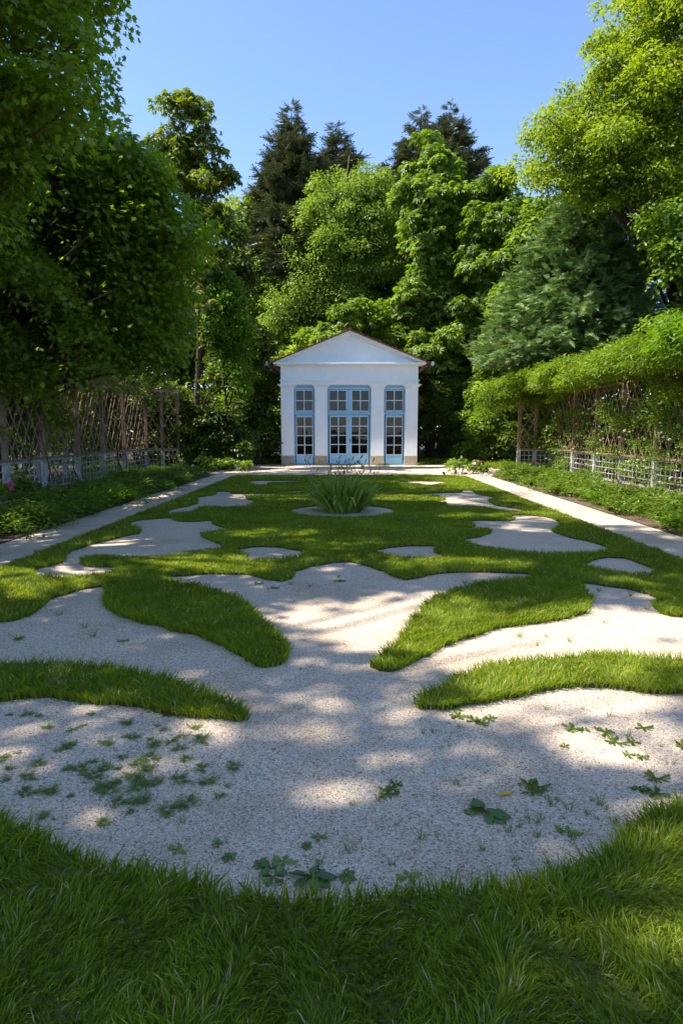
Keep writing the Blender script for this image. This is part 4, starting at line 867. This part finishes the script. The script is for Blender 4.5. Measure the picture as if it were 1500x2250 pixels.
# ------------------------------------------------------------------ weeds and leaves on the gravel
def feather_mesh(nf=16, L=.062):
    Vs = []; Ts = []; ts = []; o = 0
    P, T = pinn_tp(6, .06, .32, .3); n = nf; a = RS.rand(n)*6.283; D_ = np.stack([np.cos(a), np.sin(a), RS.uniform(.1, .9, n)], 1)
    C = D_*np.array([1, 1, .2])*L*.25*RS.rand(n)[:, None]; V, T, k = inst((P, T), C, nrm(D_), nrm(np.array([0, 0, 1])+RS.normal(0, .3, (n, 3))), L*RS.uniform(.5, 1.1, n)); V[:, 2] = np.abs(V[:, 2])+.002
    return tri_mesh('feathery_weed', V, T, np.repeat(RS.rand(n), k))
def rosette_mesh(n=9, L=.11, wd=.2, tp=None, lift=.35):
    a = np.linspace(0, 6.283, n, endpoint=False)+RS.normal(0, .2, n); D_ = np.stack([np.cos(a), np.sin(a), RS.uniform(.05, lift, n)], 1); tp = tp or TP['leaf']
    V, T, k = inst(tp, D_*.005, nrm(D_), nrm(np.array([0, 0, 1])+RS.normal(0, .2, (n, 3))), L*RS.uniform(.6, 1.15, n)); V[:, 2] = np.abs(V[:, 2])+.003
    return tri_mesh('rosette_weed', V, T, np.repeat(RS.rand(n), k))
def lobed_tp():                                  # a toothed dandelion-like leaf
    xs = np.linspace(0, 1, 9); ws = [.02, .10, .05, .15, .08, .20, .12, .18, .0]; P = []; T = []
    for x, w_ in zip(xs, ws): P += [(x, w_, .03), (x, 0, .0-.1*x*x), (x, -w_, .03)]
    for i in range(8):
        for j in (0, 1): q = 3*i+j; T += [(q, q+1, q+4), (q, q+4, q+3)]
    return A_(P), np.array(T)
def oval_tp():
    xs = np.linspace(0, 1, 7); ws = [.02, .03, .22, .34, .33, .20, .0]; P = []; T = []
    for i, (x, w_) in enumerate(zip(xs, ws)): P += [(x, w_*.8, .09+.03*(i % 2)-.2*x*x), (x, 0, -.02-.28*x*x), (x, -w_*.8, .08-.04*(i % 2)-.2*x*x)]
    for i in range(6):
        for j in (0, 1): q = 3*i+j; T += [(q, q+1, q+4), (q, q+4, q+3)]
    return A_(P), np.array(T)
TP['lobed'] = lobed_tp(); TP['oval'] = oval_tp()
fm = [feather_mesh(26+5*i) for i in range(4)]; rm = [rosette_mesh(8+i, .12, .2, TP['lobed']) for i in range(3)]; gm = [tuft_mesh(16, .07, .004, 1.1, .012) for _ in range(3)]; om = [rosette_mesh(5+i, .11, .3, TP['oval'], .8) for i in range(3)]
for l_, k in ((fm, 'weed'), (rm, 'herb'), (gm, 'herb'), (om, 'weed')):
    for m_ in l_: m_.materials.append(M[k])
fe = P2("395,1716 328,1667 295,1710 222,1730 205,1705 240,1740 305,1730 310,1762 415,1768 368,1780 340,1638 325,1690 440,1627 410,1670 235,1635 232,1690 152,1640 82,1680 20,1690 15,1715 85,1575 60,1570 20,1572 110,1740 50,1740 185,1595 105,1600 330,1625 290,1620 208,1540 200,1570 280,1590 345,1595 360,1605 228,1810 288,1785 516,1686 175,1690 300,1678 255,1720 400,1620 395,1645 130,1650 150,1690 60,1710 490,1750 455,1720 260,1690 40,1655 0,1670 70,1745 430,1600 375,1630 270,1665 340,1722 205,1675 350,1560 260,1765 95,1795 155,1750 440,1690")
def where(p):
    x, y = p
    v = 'just below the grass band' if y < 1600 else ('halfway down the gravel' if y < 1700 else 'close to the foreground grass')
    h = 'at the left edge' if x < 120 else ('left of the patch centre' if x < 250 else ('right of the patch centre' if x < 370 else 'at the right side of the patch'))
    return h+', '+v
def where2(p):
    x, y = p
    v = 'far up among the lawn scrolls' if y < 1260 else ('in the gravel heart below the far lawn' if y < 1340 else ('between the grass island and the grass band' if y < 1500 else ('just below the grass band' if y < 1620 else ('in the middle of the front gravel' if y < 1780 else 'close to the foreground grass'))))
    h = 'at the left' if x < 400 else ('left of centre' if x < 750 else ('right of centre' if x < 1150 else ('at the right' if x < 1330 else 'at the far right')))
    return h+', '+v
for i, p in enumerate(fe):
    place('feathery_weed', fm[i % 4], gnd(*p), RS.uniform(.25, .7) if i > 12 else RS.uniform(.6, .9), 'feathery dark green weed '+where(p), 'weed', 'feathery weeds in the left gravel')
for i, p in enumerate(P2("1280,1605 1255,1602 1412,1600 1330,1610 1410,1665 1380,1660 1400,1735 1440,1745 1420,1740 1180,1730 1160,1725 1500,1640 1075,1580 1060,1590 1040,1585 860,1735 850,1745 870,1725 568,1283 605,1293 1390,1632 1440,1712 1240,1640 1170,1742 1350,1632 1008,1575")):
    place('toothed_weed', rm[i % 3], gnd(*p), RS.uniform(.25, .5), 'toothed leaf rosette weed '+where2(p), 'weed', 'toothed weeds in the gravel', z=.0)
for i, p in enumerate(P2("930,1612 835,1625 1065,1700 1000,1725 1200,1755 1210,1770 1225,1760 1250,1780 1180,1810 1140,1820 1240,1800 1290,1790 1310,1800 1330,1780 1300,1760 925,1845 960,1840 870,1815 830,1760 1120,1830 1180,1840 1160,1800 1200,1900 1130,1890 860,1900 1190,1800 1350,1810 1320,1770 1260,1845 775,1770 790,1700 600,1650 500,1730 480,1755 400,1810 1100,1795 1060,1870 765,1870 700,1900 1230,1830 1290,1830 1380,1620 1340,1575 1280,1560 1420,1570 1200,1560 1010,1600 950,1610 985,1640 1450,1640 1480,1680 190,1235 205,1232 215,1238 225,1240 235,1235 178,1230 1330,1490 470,1385 205,1400 185,1380 330,1345 435,1375 40,1408 130,1352 1105,1345 1140,1400 1200,1400 1180,1420 1250,1410 1330,1370 1420,1340 1385,1310 1300,1320 1315,1300 590,1297 640,1285 680,1290 735,1280 745,1270 1020,1282")):
    place('grass_tuft', gm[i % 3], gnd(*p), RS.uniform(.3, .75) if p[1] > 1500 else RS.uniform(.6, 1.), 'tiny gravel grass tuft '+where2(p), 'weed', 'grass tufts sprouting in the gravel')
for i, (x, y, s_) in enumerate([(535, 1565, .8), (180, 1545, .7), (505, 1885, .6), (620, 1895, .9), (600, 1930, .9), (570, 1900, .6), (385, 1870, .8), (700, 1840, .6), (675, 1860, .5), (895, 1930, .9), (475, 1855, .5), (760, 1930, .7), (1245, 1830, 1.), (1235, 1500, .6), (370, 1570, .7), (160, 1605, .8), (155, 1640, .7), (750, 1278, 1.), (1000, 1560, .9), (270, 1409, .8), (40, 1404, .8)]):
    place('leafy_weed', om[i % 3], gnd(x, y), s_*.5, 'small round leaved weed '+where2((x, y)), 'weed', 'round leaved weeds in the gravel')
def bigweed(px, py, sc, label, leaves):
    c = gnd(px, py); root = empty('broad_leaved_weed', (c[0], c[1], 0)); tag(root, label, 'weed')
    for a, l_, up_ in leaves:
        d = np.array([[math.cos(a), math.sin(a), up_]]); V, T, k = inst(TP['oval'], np.array([[c[0], c[1], .01]]), nrm(d), nrm(np.array([[0., 0, 1]])+RS.normal(0, .15, (1, 3))), np.array([l_*sc*.66])); V[:, 2] = np.maximum(V[:, 2], .008)
        link('leaf', tri_mesh('leaf', V, T, np.full(len(V), RS.rand())), M['broad'], root)
bigweed(1066, 1790, 1., 'big dark broad leaved weed right of the middle of the gravel', [(1.9, .17, .35), (3.0, .14, .2), (2.4, .12, .5), (-.9, .15, .15), (-.4, .16, .1), (-1.5, .12, .1), (.6, .08, .3)])
bigweed(683, 1935, .9, 'broad leaved weed touching the foreground grass at the bottom centre', [(2.6, .15, .3), (1.6, .13, .6), (.8, .12, .7), (-1.3, .13, .2), (-.4, .14, .3), (3.6, .12, .3), (.2, .16, .2)])
bigweed(598, 1915, .7, 'smaller broad leaved weed left of the bottom centre one', [(2.6, .13, .3), (1.2, .12, .6), (-.4, .14, .2), (3.9, .13, .2)])
g = gnd(1108, 1750); V, T, k = inst(TP['lobed'], np.array([[g[0]-.03, g[1], .01]]), np.array([[1., .1, .1]]), np.array([[0., -.2, 1]]), np.array([.065]))
o = link('fallen_leaf', tri_mesh('fallen_leaf', V, T, np.full(len(V), .5)), M['yellow'], origin=(g[0], g[1], 0)); tag(o, 'single yellow fallen leaf lying on the gravel', 'leaf')

# loose stones on the near gravel, leaf litter along the paths
n = 26000; X = RS.uniform(-3.6, 3.7, n); Y = 1.9+3.6*RS.rand(n)**1.4; k = ~in_lawn(X, Y) | (RS.rand(n) < .01); X, Y = X[k], Y[k]; n = len(X)
oct_ = (A_([(1, 0, 0), (0, .8, 0), (-1, 0, 0), (0, -.8, 0), (0, 0, .7), (0, 0, -.5)]), np.array([(0, 1, 4), (1, 2, 4), (2, 3, 4), (3, 0, 4), (1, 0, 5), (2, 1, 5), (3, 2, 5), (0, 3, 5)]))
sz = RS.uniform(.0022, .0048, n)*(1+.5*(RS.rand(n) < .06)); a = RS.rand(n)*6.283
V, T, kk = inst(oct_, np.stack([X, Y, sz*.35], 1), np.stack([np.cos(a), np.sin(a), 0*a], 1), nrm(np.array([0, 0, 1])+RS.normal(0, .35, (n, 3))), sz)
m, t_, b = new_mat('loose_stone'); at_ = N(t_, 'ShaderNodeAttribute', _attribute_name='tint')
r_ = ramp(t_, at_.outputs['Fac'], [(0, (.20, .14, .10)), (.15, (.45, .35, .28)), (.5, (.66, .57, .50)), (1, (.86, .82, .78))]); t_.links.new(r_.outputs[0], b.inputs['Base Color']); b.inputs['Roughness'].default_value = .8
o = link('loose_stones', tri_mesh('loose_stones', V, T, np.repeat(RS.rand(n), kk)), m); tag(o, 'loose pale stones lying on top of the near gravel', 'stones', kind='stuff')
n = 2600; X = RS.uniform(-5, 5.2, n); Y = RS.uniform(2, 30, n); k = ~in_lawn(X, Y) & ((np.abs(np.abs(X)-4.95) < .5*RS.rand(n)**2) | (RS.rand(n) < .16)); X, Y = X[k], Y[k]; n = len(X); a = RS.rand(n)*6.283
V, T, kk = inst(TP['leaf'], np.stack([X, Y, np.full(n, .006)], 1), np.stack([np.cos(a), np.sin(a), .1+0*a], 1), nrm(np.array([0, 0, 1])+RS.normal(0, .3, (n, 3))), RS.uniform(.01, .035, n)); V[:, 2] = np.maximum(V[:, 2], .003)
M['litter'] = leaf_mat('dry_leaf', [(0, (.07, .045, .025)), (.6, (.16, .10, .05)), (1, (.28, .20, .09))], .1)
o = link('leaf_litter', tri_mesh('leaf_litter', V, T, np.repeat(RS.rand(n), kk)), M['litter']); tag(o, 'dry brown leaf bits scattered along the gravel path edges', 'leaf litter', kind='stuff')
